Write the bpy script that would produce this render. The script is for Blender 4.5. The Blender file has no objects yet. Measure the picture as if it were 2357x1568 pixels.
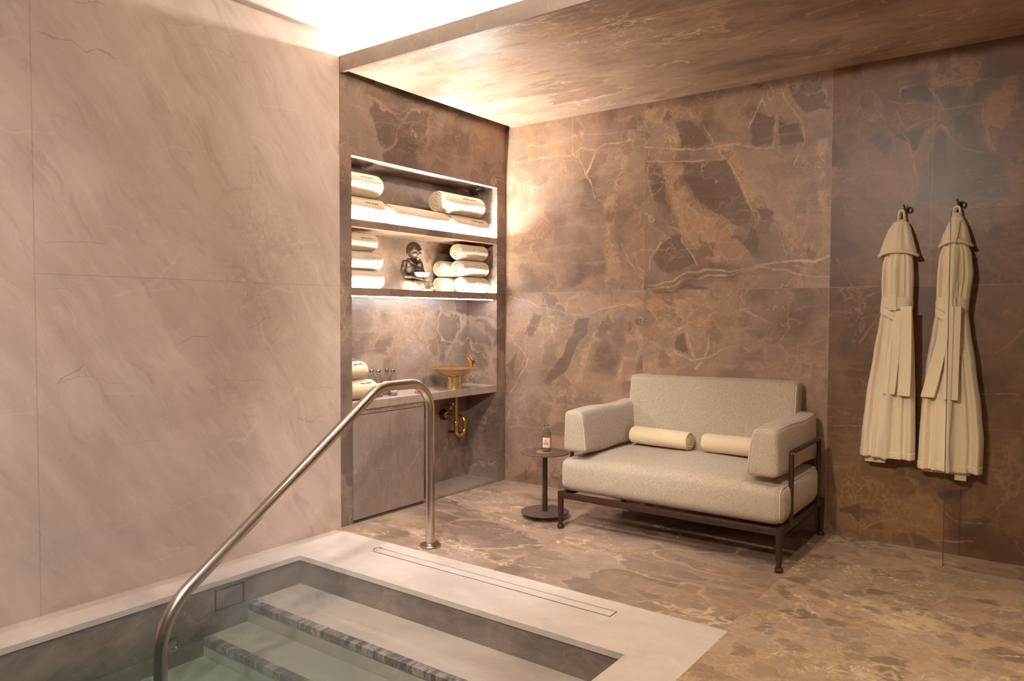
import bpy, bmesh, math, random
from math import sin, cos, pi, radians as RAD
from mathutils import Vector, Matrix, noise as MN
random.seed(7)
SC = bpy.context.scene
COL = SC.collection

# ------------------------------------------------------------------ camera, world, exposure
cam_d = bpy.data.cameras.new('camera'); cam = bpy.data.objects.new('camera', cam_d); COL.objects.link(cam)
YAW, PITCH, ROLL = 0.636090236, -0.0346548144, 0.00303712256
f_ = Vector((-sin(YAW)*cos(PITCH), cos(YAW)*cos(PITCH), sin(PITCH)))
r_ = Vector((cos(YAW), sin(YAW), 0)); u_ = r_.cross(f_)
r2 = r_*cos(ROLL)+u_*sin(ROLL); u2 = -r_*sin(ROLL)+u_*cos(ROLL)
M = Matrix((r2, u2, -f_)).transposed().to_4x4(); M.translation = Vector((3.50783158, -4.66349617, 1.3))
cam.matrix_world = M
cam_d.sensor_width = 36; cam_d.sensor_fit = 'HORIZONTAL'; cam_d.lens = 1714.73678/2357*36; cam_d.clip_start = 0.05
SC.camera = cam
SC.view_settings.view_transform = 'Standard'; SC.view_settings.look = 'None'
SC.view_settings.gamma = 1; SC.view_settings.use_curve_mapping = False
SC.view_settings.exposure = 0.95
wd = bpy.data.worlds.new('world'); SC.world = wd; wd.use_nodes = True
wd.node_tree.nodes['Background'].inputs[0].default_value = (1, .8, .62, 1)
wd.node_tree.nodes['Background'].inputs[1].default_value = 0.02
cy = SC.cycles
cy.max_bounces = 6; cy.diffuse_bounces = 5; cy.glossy_bounces = 3; cy.transmission_bounces = 4
cy.transparent_max_bounces = 12; cy.volume_bounces = 0; cy.caustics_reflective = False; cy.caustics_refractive = False
cy.sample_clamp_indirect = 6.0; cy.blur_glossy = 0.5; cy.volume_step_rate = 4.0
cy.use_adaptive_sampling = True; cy.adaptive_threshold = 0.09; cy.adaptive_min_samples = 12

WARM = (1.0, .74, .50); WARM2 = (1.0, .86, .71); WARM3 = (1.0, .92, .80)
def spot(name, loc, target, watts, size=60, blend=.6, rad=.04, col=WARM2):
    d = bpy.data.lights.new(name, 'SPOT'); d.energy = watts; d.spot_size = RAD(size); d.spot_blend = blend
    d.shadow_soft_size = rad; d.color = col
    o = bpy.data.objects.new(name, d); COL.objects.link(o); o.location = loc
    o.rotation_euler = (Vector(target)-Vector(loc)).to_track_quat('-Z', 'Y').to_euler()
    return o
# ceiling downlights of the room, all above or behind the camera's field of view
COOL = (1.0, .98, .95); AMB = (1.0, .80, .48); AMB2 = (1.0, .86, .64)
spot('ceiling_downlight', (1.35, -2.75, 2.84), (.60, -.95, 0), 138, 64, .9, .16, COOL)
spot('ceiling_downlight', (2.95, -2.25, 2.84), (2.95, -1.45, 0), 46, 74, .7, .06, AMB2)
spot('ceiling_downlight', (3.9, -2.4, 2.84), (3.75, -2.1, 0), 45, 66, .7, .03, AMB2)
spot('ceiling_downlight', (1.2, -4.6, 2.84), (.5, -3.9, 0), 62, 110, .9, .03, COOL)
# unseen fill spots added to brighten the niche, back wall and pale wall
spot('added_fill_spot', (3.7, -3.5, 2.84), (0, -.9, 1.95), 160, 40, .9, .05, COOL)
spot('added_fill_spot', (2.1, -5.0, 2.84), (2.3, 0, 1.35), 165, 50, .9, .06, WARM3)
spot('added_fill_spot', (3.6, -5.3, 2.84), (0, -2.6, 1.35), 115, 70, .9, .05, COOL)
# further ceiling downlights for the part of the room behind the camera
def area(name, loc, rot, sx, sy, watts, col=WARM2):
    d = bpy.data.lights.new(name, 'AREA'); d.shape = 'RECTANGLE'; d.size = sx; d.size_y = sy; d.energy = watts; d.color = col
    o = bpy.data.objects.new(name, d); COL.objects.link(o); o.location = loc; o.rotation_euler = rot; return o
spot('ceiling_downlight', (2.6, -5.0, 2.84), (2.3, -3.6, 0), 60, 110, .9, .05, COOL)
spot('ceiling_downlight', (4.9, -5.4, 2.84), (3.6, -3.6, 0), 30, 110, .9, .05, AMB)

# ------------------------------------------------------------------ helpers
def link(name, me, mats=None, parent=None, loc=None):
    o = bpy.data.objects.new(name, me); COL.objects.link(o)
    if mats is not None:
        for m in (mats if isinstance(mats, (list, tuple)) else [mats]): me.materials.append(m)
    if parent is not None: o.parent = parent
    if loc is not None: o.location = loc
    return o
def obj(name, bm, mat=None, parent=None, smooth=False, loc=None, auto=None):
    bmesh.ops.recalc_face_normals(bm, faces=bm.faces[:])
    me = bpy.data.meshes.new(name); bm.to_mesh(me); bm.free()
    o = link(name, me, mat, parent, loc)
    if smooth:
        for p in me.polygons: p.use_smooth = True
        if auto: me.set_sharp_from_angle(angle=RAD(auto))
    return o
def tag(o, label, cat, group=None):
    o['label'] = label; o['category'] = cat
    if group: o['group'] = group
    return o
def struct(o, kind='structure'):
    o['kind'] = kind; return o
def thing(name, label, cat, loc=(0, 0, 0), rz=0, group=None):
    o = bpy.data.objects.new(name, None); COL.objects.link(o); o.location = loc; o.rotation_euler = (0, 0, rz)
    o.empty_display_size = .05
    return tag(o, label, cat, group)
def dup(root, loc=None, rz=None, label=None, group=None):
    def cp(o, par):
        c = o.copy(); COL.objects.link(c)
        if par is not None: c.parent = par
        for ch in list(o.children): cp(ch, c)
        return c
    r = cp(root, None)
    if loc is not None: r.location = loc
    if rz is not None: r.rotation_euler = (0, 0, rz)
    if label: r['label'] = label
    if group: r['group'] = group
    return r
def box(bm, x0, x1, y0, y1, z0, z1, mi=0):
    vs = [bm.verts.new(p) for p in ((x0,y0,z0),(x1,y0,z0),(x1,y1,z0),(x0,y1,z0),(x0,y0,z1),(x1,y0,z1),(x1,y1,z1),(x0,y1,z1))]
    for f in ((0,3,2,1),(4,5,6,7),(0,1,5,4),(1,2,6,5),(2,3,7,6),(3,0,4,7)):
        fc = bm.faces.new([vs[i] for i in f]); fc.material_index = mi
    return vs
def bevel_all(bm, w, seg=2):
    bmesh.ops.bevel(bm, geom=bm.edges[:], offset=w, segments=seg, affect='EDGES', profile=.5)
def bbox_bm(x0, x1, y0, y1, z0, z1, w=.003, seg=2):
    bm = bmesh.new(); box(bm, x0, x1, y0, y1, z0, z1); bevel_all(bm, w, seg); return bm
def lathe(bm, prof, cx=0, cy=0, n=32, cap=True, mi=0):
    rings = []
    for r, z in prof:
        rings.append([bm.verts.new((cx+r*cos(2*pi*i/n), cy+r*sin(2*pi*i/n), z)) for i in range(n)])
    for a, b in zip(rings, rings[1:]):
        for i in range(n):
            f = bm.faces.new((a[i], a[(i+1) % n], b[(i+1) % n], b[i])); f.material_index = mi
    if cap:
        for rg in (rings[0], rings[-1]):
            try: bm.faces.new(rg).material_index = mi
            except ValueError: pass
def tube(bm, pts, rad, n=12, closed=False, cap=True):
    pts = [Vector(p) for p in pts]; N = len(pts)
    rr = rad if isinstance(rad, (list, tuple)) else [rad]*N
    prevn = None; rings = []
    for i, p in enumerate(pts):
        if closed: t = pts[(i+1) % N]-pts[i-1]
        else: t = pts[min(i+1, N-1)]-pts[max(i-1, 0)]
        t.normalize()
        if prevn is None:
            a = Vector((0, 0, 1)) if abs(t.z) < .9 else Vector((1, 0, 0))
            nn = (a-t*a.dot(t)).normalized()
        else:
            nn = (prevn-t*prevn.dot(t))
            nn = nn.normalized() if nn.length > 1e-6 else t.orthogonal().normalized()
        prevn = nn; b = t.cross(nn)
        rings.append([bm.verts.new(p+(nn*cos(2*pi*k/n)+b*sin(2*pi*k/n))*rr[i]) for k in range(n)])
    for i in range(N if closed else N-1):
        a, b = rings[i], rings[(i+1) % N]
        for k in range(n): bm.faces.new((a[k], a[(k+1) % n], b[(k+1) % n], b[k]))
    if cap and not closed:
        bm.faces.new(rings[0]); bm.faces.new(rings[-1])
def fillet(pts, rads, seg=8):
    pts = [Vector(p) for p in pts]; out = [pts[0]]
    for i in range(1, len(pts)-1):
        p, a, b = pts[i], (pts[i-1]-pts[i]).normalized(), (pts[i+1]-pts[i]).normalized()
        r = rads[i-1]; ang = a.angle(b); d = r/math.tan(ang/2)
        s, e = p+a*d, p+b*d; c = p+(a+b).normalized()*(r/sin(ang/2))
        v0, v1 = s-c, e-c; th = v0.angle(v1)
        for k in range(seg+1):
            t = k/seg
            out.append(c+(v0*sin((1-t)*th)+v1*sin(t*th))/sin(th))
    out.append(pts[-1]); return out
def rbox(h, r, n=14, fn=None):
    """rounded box centred on the origin, half sizes h, corner radius r; fn bends a point"""
    bm = bmesh.new(); cache = {}
    def V(p):
        k = tuple(round(c, 6) for c in p)
        if k not in cache:
            q = Vector(p); inn = Vector([max(-(h[i]-r), min(h[i]-r, q[i])) for i in range(3)])
            d = q-inn; o = inn+d.normalized()*r if d.length > 1e-9 else q
            if fn: o = fn(o)
            cache[k] = bm.verts.new(o)
        return cache[k]
    def ticks(hh):
        a = [-hh+r*(1-cos(pi/2*i/4))*1.0 for i in range(5)]
        m = max(4, int(2*(hh-r)/ (2*max(h)/n))+1)
        mid = [-(hh-r)+2*(hh-r)*i/m for i in range(1, m)]
        return a+mid+[-v for v in reversed(a)]
    for ax in range(3):
        b, c = (ax+1) % 3, (ax+2) % 3
        tb, tc = ticks(h[b]), ticks(h[c])
        for s in (-1, 1):
            for i in range(len(tb)-1):
                for j in range(len(tc)-1):
                    q = []
                    for (ii, jj) in ((i, j), (i+1, j), (i+1, j+1), (i, j+1)):
                        p = [0, 0, 0]; p[ax] = s*h[ax]; p[b] = tb[ii]; p[c] = tc[jj]; q.append(V(p))
                    if len(set(q)) == 4:
                        bm.faces.new(q if s > 0 else q[::-1])
    return bm

# ------------------------------------------------------------------ materials
class NT:
    def __init__(s, name, rough=.5, spec=None, metallic=0.0):
        s.m = bpy.data.materials.new(name); s.m.use_nodes = True; s.t = s.m.node_tree; s.n = s.t.nodes
        s.b = s.n['Principled BSDF']; s.b.inputs['Roughness'].default_value = rough
        s.b.inputs['Metallic'].default_value = metallic
        if spec is not None: s.b.inputs['Specular IOR Level'].default_value = spec
    def L(s, a, b): s.t.links.new(a, b)
    def put(s, inp, v):
        if hasattr(v, 'links') or isinstance(v, bpy.types.NodeSocket): s.L(v, inp)
        elif isinstance(v, (tuple, list)) and inp.type == 'RGBA' and len(v) == 3: inp.default_value = (*v, 1)
        else: inp.default_value = v
    def co(s, kind='Object'): return s.n.new('ShaderNodeTexCoord').outputs[kind]
    def map(s, v, scale=(1, 1, 1), rot=(0, 0, 0), loc=(0, 0, 0)):
        m = s.n.new('ShaderNodeMapping'); s.L(v, m.inputs[0])
        m.inputs['Scale'].default_value = scale; m.inputs['Rotation'].default_value = rot; m.inputs['Location'].default_value = loc
        return m.outputs[0]
    def math(s, op, a, b=0.0, c=None, clamp=False):
        m = s.n.new('ShaderNodeMath'); m.operation = op; m.use_clamp = clamp
        s.put(m.inputs[0], a); s.put(m.inputs[1], b)
        if c is not None: s.put(m.inputs[2], c)
        return m.outputs[0]
    def vm(s, op, a, b=(0, 0, 0), sc=None):
        m = s.n.new('ShaderNodeVectorMath'); m.operation = op; s.put(m.inputs[0], a); s.put(m.inputs[1], b)
        if sc is not None: s.put(m.inputs['Scale'], sc)
        return m.outputs[0]
    def noise(s, v, scale, detail=4, rough=.55, dist=0.0, col=False):
        m = s.n.new('ShaderNodeTexNoise'); s.put(m.inputs['Vector'], v); s.put(m.inputs['Scale'], scale)
        m.inputs['Detail'].default_value = detail; m.inputs['Roughness'].default_value = rough; m.inputs['Distortion'].default_value = dist
        return m.outputs['Color' if col else 'Fac']
    def vor(s, v, scale, feat='DISTANCE_TO_EDGE', out='Distance', rnd=1.0):
        m = s.n.new('ShaderNodeTexVoronoi'); m.feature = feat; s.put(m.inputs['Vector'], v); m.inputs['Scale'].default_value = scale
        m.inputs['Randomness'].default_value = rnd
        return m.outputs[out]
    def smooth(s, v, a, b, lo=0.0, hi=1.0):
        m = s.n.new('ShaderNodeMapRange'); m.interpolation_type = 'SMOOTHSTEP'; s.put(m.inputs[0], v)
        for i, x in enumerate((a, b, lo, hi)): s.put(m.inputs[1+i], x)
        return m.outputs[0]
    def mix(s, f, a, b, mode='MIX'):
        m = s.n.new('ShaderNodeMix'); m.data_type = 'RGBA'; m.blend_type = mode
        s.put(m.inputs[0], f); s.put(m.inputs[6], a); s.put(m.inputs[7], b); return m.outputs[2]
    def sep(s, v):
        m = s.n.new('ShaderNodeSeparateXYZ'); s.L(v, m.inputs[0]); return m.outputs
    def comb(s, x, y, z):
        m = s.n.new('ShaderNodeCombineXYZ'); s.put(m.inputs[0], x); s.put(m.inputs[1], y); s.put(m.inputs[2], z); return m.outputs[0]
    def attr(s, name):
        m = s.n.new('ShaderNodeAttribute'); m.attribute_name = name; return m.outputs
    def bump(s, h, strength=.2, dist=.01):
        m = s.n.new('ShaderNodeBump'); m.inputs['Strength'].default_value = strength; m.inputs['Distance'].default_value = dist
        s.L(h, m.inputs['Height']); s.L(m.outputs[0], s.b.inputs['Normal'])
    def color(s, c): s.put(s.b.inputs['Base Color'], c); return s
    def line(s, x, at, w):
        """1 on a thin line at x = at"""
        return s.smooth(s.math('ABSOLUTE', s.math('SUBTRACT', x, at)), w*.5, w, 1.0, 0.0)
    def mx(s, *a):
        o = a[0]
        for b in a[1:]: o = s.math('MAXIMUM', o, b)
        return o

def plain(name, col, rough=.5, metallic=0.0, spec=None):
    k = NT(name, rough, spec, metallic); k.color(col); return k.m

def dark_marble(name, seed=0.0, joints=None, tile=None, rough=.30, lift=1.0, attr=False, stretch=(1, 1, 1), net_amt=.62, zone=.5, vein=1.0, brw=.075, dim_right=False, tint=(1, 1, 1)):
    """brown breccia marble: mauve-brown fragments in a tan network, pale hairlines"""
    k = NT(name, rough, .5)
    P = k.co(); X, Y, Z = k.sep(P)[0:3]
    V = k.vm('ADD', P, (seed*3.7, seed*1.3, seed*2.1))
    if tile is not None:      # tile = (axis function) -> a panel index that shifts the pattern
        off = tile(k, X, Y, Z)
        V = k.vm('ADD', V, k.vm('SCALE', k.comb(off, k.math('MULTIPLY', off, .37), k.math('MULTIPLY', off, .71)), sc=5.3))
    V = k.vm('MULTIPLY', V, stretch)
    w1 = k.vm('SUBTRACT', k.noise(V, 1.3, 4, .6, col=True), (.5, .5, .5))
    w2 = k.vm('SUBTRACT', k.noise(V, 7.0, 3, .65, col=True), (.5, .5, .5))
    Vw = k.vm('ADD', k.vm('ADD', V, k.vm('SCALE', w1, sc=.55)), k.vm('SCALE', w2, sc=.13))
    Vf = k.vm('ADD', k.vm('ADD', V, k.vm('SCALE', w1, sc=.3)), k.vm('SCALE', w2, sc=.12))
    clouds = k.noise(V, 1.9, 5, .62, .4); edge1 = k.vor(Vw, 2.3)
    if attr:
        A = k.attr('stone'); ar, ag, ab = k.sep(A['Vector'])[0:3]
        nz_ = k.math('MULTIPLY', k.math('SUBTRACT', k.noise(V, 13, 4, .7), .5), .55)
        ar = k.smooth(k.math('ADD', ar, nz_), .47, .60); ag = k.smooth(k.math('ADD', ag, nz_), .35, .72)
        ab = k.smooth(k.math('ADD', ab, k.math('MULTIPLY', k.math('SUBTRACT', k.noise(V, 24, 4, .75), .5), 1.5)), .10, .62, 1.0, 0.0)
    # ground: soft clouds between two browns, some mauve
    c = k.mix(k.smooth(clouds, .32, .68), (.135, .080, .054), (.300, .200, .148))
    mauve = k.smooth(k.noise(k.vm('ADD', V, (1, 7, 5)), 3.0, 4, .6), .44, .64)
    c = k.mix(k.math('MULTIPLY', mauve, .5), c, (.262, .172, .142))
    # dark fragments, broken cells with soft warped edges
    cellv = k.vor(Vw, 2.3, 'F1', 'Color'); cell = k.sep(cellv)[0]
    dk = k.math('MULTIPLY', k.smooth(cell, .66, .74), k.smooth(edge1, .02, .05))
    if attr: dk = k.math('MAXIMUM', k.math('MULTIPLY', dk, .35), ar)
    c = k.mix(k.math('MULTIPLY', dk, .72), c, (.118, .072, .052))
    # rivers of breccia: pebbles in a tan matrix
    rv = k.math('ABSOLUTE', k.math('SUBTRACT', k.noise(k.vm('ADD', Vw, (9, 4, 2)), .95, 3, .5), zone))
    br = k.smooth(rv, brw*.3, brw, 1.0, 0.0)
    if attr: br = k.math('MULTIPLY', k.math('MAXIMUM', k.math('MULTIPLY', br, .55), ag), k.math('SUBTRACT', 1.0, ar))
    d2 = k.vor(Vf, 8.0); cc = k.sep(k.vor(Vf, 8.0, 'F1', 'Color')); d3 = k.vor(Vf, 21.0)
    tan = k.mix(k.noise(V, 16, 3, .7), (.235, .138, .080), (.43, .285, .18))
    pebble = k.mix(cc[0], (.145, .090, .066), (.30, .20, .152))
    matrix = k.mix(k.smooth(d3, .02, .10), tan, k.mix(.55, tan, pebble))
    brc = k.mix(k.math('MULTIPLY', k.smooth(d2, .05, .14), k.smooth(cc[1], .15, .5)), matrix, pebble)
    c = k.mix(k.math('MULTIPLY', br, net_amt), c, k.mix(1.0, brc, (1.1, 1.07, 1.02), 'MULTIPLY'))
    rust = k.math('MULTIPLY', br, k.smooth(k.noise(k.vm('ADD', V, (4, 4, 1)), 3.3, 3, .6), .58, .70))
    c = k.mix(k.math('MULTIPLY', rust, .45), c, (.34, .165, .075))
    # wandering veins: level lines of fractal noise, width and strength varying
    def level(sc, lv, off, wd, det=4):
        n_ = k.noise(k.vm('ADD', Vw, off), sc, det, .52)
        return k.smooth(k.math('ABSOLUTE', k.math('SUBTRACT', n_, lv)), wd*.25, wd, 1.0, 0.0)
    g1 = k.smooth(k.noise(V, 1.7, 2, .5), .46, .60); g2 = k.smooth(k.noise(k.vm('ADD', V, (7, 7, 7)), 2.1, 2, .5), .47, .62)
    c = k.mix(k.math('MULTIPLY', k.math('MULTIPLY', level(1.25, .5, (0, 0, 0), .009), g1), .50*vein), c, (.44, .30, .195))
    c = k.mix(k.math('MULTIPLY', k.math('MULTIPLY', level(1.9, .47, (5, 1, 3), .006), g2), .50*vein), c, (.50, .36, .25))
    e1 = k.math('MULTIPLY', k.smooth(edge1, .003, .020, 1.0, 0.0), g2)
    c = k.mix(k.math('MULTIPLY', e1, .42*vein), c, (.42, .28, .18))
    # fine bedding streaks, pale crackle and flecks
    st = k.noise(k.vm('MULTIPLY', k.vm('ADD', V, k.vm('SCALE', w1, sc=.25)), (1.2, 1.2, 12)), 1.6, 4, .68)
    c = k.mix(k.math('MULTIPLY', k.smooth(st, .54, .70), .22), c, (.42, .30, .22))
    hair = k.smooth(k.math('ABSOLUTE', k.math('SUBTRACT', st, .52)), .002, .010, 1.0, 0.0)
    hg = k.smooth(k.noise(k.vm('ADD', V, (3, 3, 8)), 1.5, 3, .5), .52, .66)
    c = k.mix(k.math('MULTIPLY', k.math('MULTIPLY', hair, hg), .42*vein), c, (.52, .39, .29))
    cr = k.math('MULTIPLY', k.smooth(d3, .0, .014, 1.0, 0.0), k.smooth(k.noise(k.vm('ADD', V, (6, 1, 3)), 2.3, 3, .65), .54, .68))
    c = k.mix(k.math('MULTIPLY', cr, .35*vein), c, (.52, .40, .32))
    sp = k.smooth(k.noise(V, 9, 4, .75), .68, .80)
    c = k.mix(k.math('MULTIPLY', sp, .5), c, (.60, .48, .40))
    if attr: c = k.mix(k.math('MULTIPLY', ab, k.smooth(k.noise(V, 6, 4, .7), .30, .62, .12, .75)), c, (.50, .35, .235))
    gr = k.noise(V, 55, 2, .7); c = k.mix(1.0, c, k.mix(gr, (.84, .84, .84), (1.14, 1.14, 1.14)), 'MULTIPLY')
    if lift != 1.0: c = k.mix(1.0, c, (lift*.99*tint[0], lift*.975*tint[1], lift*.93*tint[2]), 'MULTIPLY')
    if dim_right: c = k.mix(k.math('GREATER_THAN', X, 2.395), c, k.mix(1.0, c, (.64, .53, .38), 'MULTIPLY'))  # dim amber light on the wall's right part, put into the stone colour
    if joints:
        j = k.mx(*joints(k, X, Y, Z)); c = k.mix(k.math('MULTIPLY', j, .40), c, (.42, .31, .23))
    k.color(c)
    k.put(k.b.inputs['Roughness'], k.math('ADD', k.math('MULTIPLY', clouds, .12), rough-.06))
    return k.m

def wall_tile(k, X, Y, Z):
    ix = k.math('FLOOR', k.math('DIVIDE', k.math('ADD', X, .02), 1.2075))
    iz = k.math('GREATER_THAN', Z, 1.467)
    return k.math('ADD', ix, k.math('MULTIPLY', iz, 3.3))
def wall_joint(k, X, Y, Z):
    return [k.line(X, 1.187, .0028), k.line(X, 2.395, .0028), k.math('MULTIPLY', k.math('MULTIPLY', k.line(X, 2.917, .0022), .5), k.math('GREATER_THAN', Z, 1.467)), k.line(X, 3.602, .0028), k.line(Z, 1.467, .0028),
            k.math('MULTIPLY', k.line(Z, .70, .0022), .6)]
def floor_tile(k, X, Y, Z): return k.math('ADD', k.math('GREATER_THAN', X, 2.418), k.math('MULTIPLY', k.math('GREATER_THAN', X, 1.2), 2.1))
def floor_joint(k, X, Y, Z): return [k.line(X, 2.412, .005), k.math('MULTIPLY', k.line(Y, -.86, .003), k.math('LESS_THAN', X, 2.412)), k.line(X, 4.0, .004)]
def soffit_joint(k, X, Y, Z): return [k.line(X, 2.411, .004), k.line(X, 4.8, .004)]

M_WALL = dark_marble('brown_marble_wall', 0.0, wall_joint, wall_tile, rough=.42, attr=True, lift=1.32, net_amt=1.0, vein=.8, dim_right=True)
M_NICHE = dark_marble('brown_marble_niche', 4.0, None, None, rough=.32, lift=1.12, tint=(.98, 1.05, 1.12))
M_FLOOR = dark_marble('brown_marble_floor', 9.0, floor_joint, floor_tile, rough=.25, lift=1.78, tint=(1.0, 1.08, 1.15), stretch=(.7, 1.15, 1), net_amt=.55, vein=1.5, brw=.15)
M_FLOOR2 = dark_marble('brown_marble_floor_pebbled', 12.0, floor_joint, None, rough=.27, lift=1.62, tint=(1.0, 1.09, 1.10), stretch=(1.0, 1.25, 1), net_amt=.85, vein=1.7, brw=.55, zone=.5)
M_SOFFIT = dark_marble('brown_marble_soffit', 15.0, soffit_joint, None, rough=.36, lift=1.75, tint=(1.0, 1.06, 1.08), stretch=(.6, 1.6, 1), net_amt=.45, vein=1.5, brw=.1)

def pale_stone(name, a, b, vein, rough=.5, joints=None, scale=1.0, vs=.35, rot=0.0, seed=0.0, dark=None):
    k = NT(name, rough, .45)
    P = k.co(); X, Y, Z = k.sep(P)[0:3]
    V = k.map(P, (scale, scale, scale), (0, 0, 0), (seed, seed*.7, seed*1.9))
    w = k.vm('SUBTRACT', k.noise(V, 1.2, 3, .6, col=True), (.5, .5, .5))
    Vr = k.map(V, (1, 1, 1), (rot, 0, 0)); Vs = k.vm('MULTIPLY', k.vm('ADD', Vr, k.vm('SCALE', w, sc=.35)), (1.0, 5.0, 1.0))
    cl = k.noise(V, 1.1, 4, .62, .5); st = k.noise(Vs, 1.7, 5, .66)
    c = k.mix(k.smooth(k.math('ADD', k.math('MULTIPLY', cl, .6), k.math('MULTIPLY', st, .4)), .36, .64), a, b)
    st2 = k.smooth(k.noise(Vs, 4.5, 3, .7), .52, .68)
    c = k.mix(k.math('MULTIPLY', st2, .20), c, vein)
    Vv = k.vm('MULTIPLY', k.vm('ADD', k.vm('ADD', V, k.vm('SCALE', w, sc=.35)), k.vm('SCALE', k.vm('SUBTRACT', k.noise(V, 9, 3, .6, col=True), (.5, .5, .5)), sc=.05)), (1, .40, 1.7))
    hv = k.math('MULTIPLY', k.smooth(k.vor(Vv, 1.5), .002, .018, 1.0, 0.0), k.smooth(k.noise(V, 2.6, 3, .6), .46, .62))
    c = k.mix(k.math('MULTIPLY', hv, vs), c, vein)
    if dark:
        dk = k.smooth(k.noise(k.vm('ADD', Vs, (5, 2, 7)), 2.4, 4, .7), .56, .70)
        c = k.mix(k.math('MULTIPLY', dk, .35), c, dark)
        cr = k.math('MULTIPLY', k.smooth(k.vor(k.vm('MULTIPLY', Vv, (1, .5, 1.6)), .9), .0, .0035, 1.0, 0.0), k.smooth(k.noise(V, 3.1, 2, .5), .55, .6))
        c = k.mix(k.math('MULTIPLY', cr, .4), c, (dark[0]*.5, dark[1]*.45, dark[2]*.4))
    if joints: c = k.mix(k.math('MULTIPLY', k.mx(*joints(k, X, Y, Z)), .4), c, (a[0]*.55, a[1]*.52, a[2]*.5))
    c = k.mix(1.0, c, k.mix(k.noise(V, 45, 3, .7), (.95, .95, .95), (1.05, 1.05, 1.05)), 'MULTIPLY')
    k.color(c); k.put(k.b.inputs['Roughness'], k.math('ADD', k.math('MULTIPLY', cl, .1), rough-.05))
    return k.m
def left_joint(k, X, Y, Z):
    return [k.line(Y, -3.32, .003), k.math('MULTIPLY', k.line(Z, 1.469, .0026), k.math('GREATER_THAN', Y, -3.32)), k.line(Y, -5.7, .003)]
M_LEFT = pale_stone('beige_limestone_wall', (.53, .385, .295), (.68, .515, .41), (.78, .62, .50), .48, left_joint, 1.0, .28, RAD(-35), 2.0, (.38, .26, .19))
M_COPING = pale_stone('cream_marble_coping', (.69, .57, .475), (.82, .71, .62), (.88, .80, .72), .24, None, 1.2, .12, RAD(70), 5.0)
M_TREAD = pale_stone('pale_marble_tread', (.60, .49, .39), (.72, .60, .49), (.80, .70, .60), .35, None, 1.6, .15, RAD(20), 8.0)
M_POOLWALL = pale_stone('taupe_marble_pool_wall', (.21, .155, .125), (.35, .27, .215), (.47, .37, .30), .4, None, 2.6, .45, RAD(60), 11.0, (.17, .12, .09))
M_COUNTER = pale_stone('rose_taupe_counter', (.36, .26, .21), (.46, .34, .28), (.55, .43, .36), .30, None, 2.0, .15, 0, 3.0)
M_FASCIA = pale_stone('tan_marble_fascia', (.20, .145, .105), (.30, .215, .16), (.42, .31, .235), .35, None, 2.0, .3, RAD(20), 14.0)
M_DOORS = pale_stone('taupe_marble_doors', (.27, .20, .155), (.37, .275, .22), (.50, .38, .29), .40, None, 2.6, .55, 0, 21.0, (.16, .11, .08))
# striped non-slip nosing
k = NT('striped_marble_nosing', .45); P = k.co(); w = k.noise(P, 9, 4, .7)
s_ = k.noise(k.vm('MULTIPLY', P, (26, 5, 5)), 1.0, 5, .75, .8)
c = k.mix(k.smooth(k.math('ADD', k.math('MULTIPLY', s_, .75), k.math('MULTIPLY', w, .25)), .44, .58), (.13, .105, .09), (.50, .42, .37)); k.color(c); M_NOSE = k.m
k = NT('painted_ceiling', .7); k.color(k.mix(k.noise(k.co(), 2, 3), (.80, .73, .66), (.84, .77, .70))); M_CEIL = k.m
M_GAP = plain('dark_shadow_gap', (.035, .022, .016), .7)

def fabric(name, a, b, scale=420, rough=.9):
    k = NT(name, rough, .2); P = k.co(); 
    wx = k.noise(k.vm('MULTIPLY', P, (scale, scale*.18, scale*.18)), 1, 2, .6); wz = k.noise(k.vm('MULTIPLY', P, (scale*.18, scale*.18, scale)), 1, 2, .6)
    fl = k.noise(P, 330, 2, .6); lg = k.noise(P, 3.5, 3, .6)
    m = k.math('ADD', k.math('MULTIPLY', k.math('ADD', wx, wz), .35), k.math('MULTIPLY', fl, .3))
    c = k.mix(k.smooth(m, .40, .60), a, b); c = k.mix(k.math('MULTIPLY', lg, .22), c, b); k.color(c)
    k.b.inputs['Sheen Weight'].default_value = .25; k.b.inputs['Sheen Roughness'].default_value = .5
    k.bump(m, .35, .002); return k.m
M_SOFA = fabric('oatmeal_melange_fabric', (.375, .295, .215), (.565, .46, .355))
M_PIPE = plain('cream_piping', (.66, .52, .38), .8)
def terry(name, a, b, s=260, bs=.6):
    k = NT(name, .95, .1); P = k.co(); n1 = k.noise(P, s, 3, .7); n2 = k.noise(P, 12, 3, .6)
    k.color(k.mix(k.math('ADD', k.math('MULTIPLY', n1, .6), k.math('MULTIPLY', n2, .4)), a, b))
    k.b.inputs['Sheen Weight'].default_value = .35; k.b.inputs['Sheen Roughness'].default_value = .6
    k.bump(k.math('ADD', n1, k.math('MULTIPLY', n2, .6)), bs, .004); return k.m
M_TOWEL = terry('cream_terry', (.62, .46, .28), (.76, .60, .40))
M_FLEECE = terry('pale_yellow_fleece', (.74, .58, .35), (.82, .67, .44), 180, .25)
M_ROBE = terry('ivory_terry_robe', (.78, .62, .40), (.88, .74, .53), 200, .5)
M_STITCH = plain('grey_thread', (.20, .16, .12), .8)
k = NT('brushed_stainless', .26, None, 1.0); P = k.co(); nb = k.noise(k.vm('MULTIPLY', P, (3, 3, 3)), 40, 3, .7)
k.color(k.mix(nb, (.56, .46, .37), (.64, .53, .43))); k.put(k.b.inputs['Roughness'], k.math('ADD', k.math('MULTIPLY', nb, .08), .22)); M_STEEL = k.m
k = NT('satin_gold', .28, None, 1.0); k.color(k.mix(k.noise(k.co(), 8, 3), (.86, .58, .26), (.92, .66, .33))); M_GOLD = k.m
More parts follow.
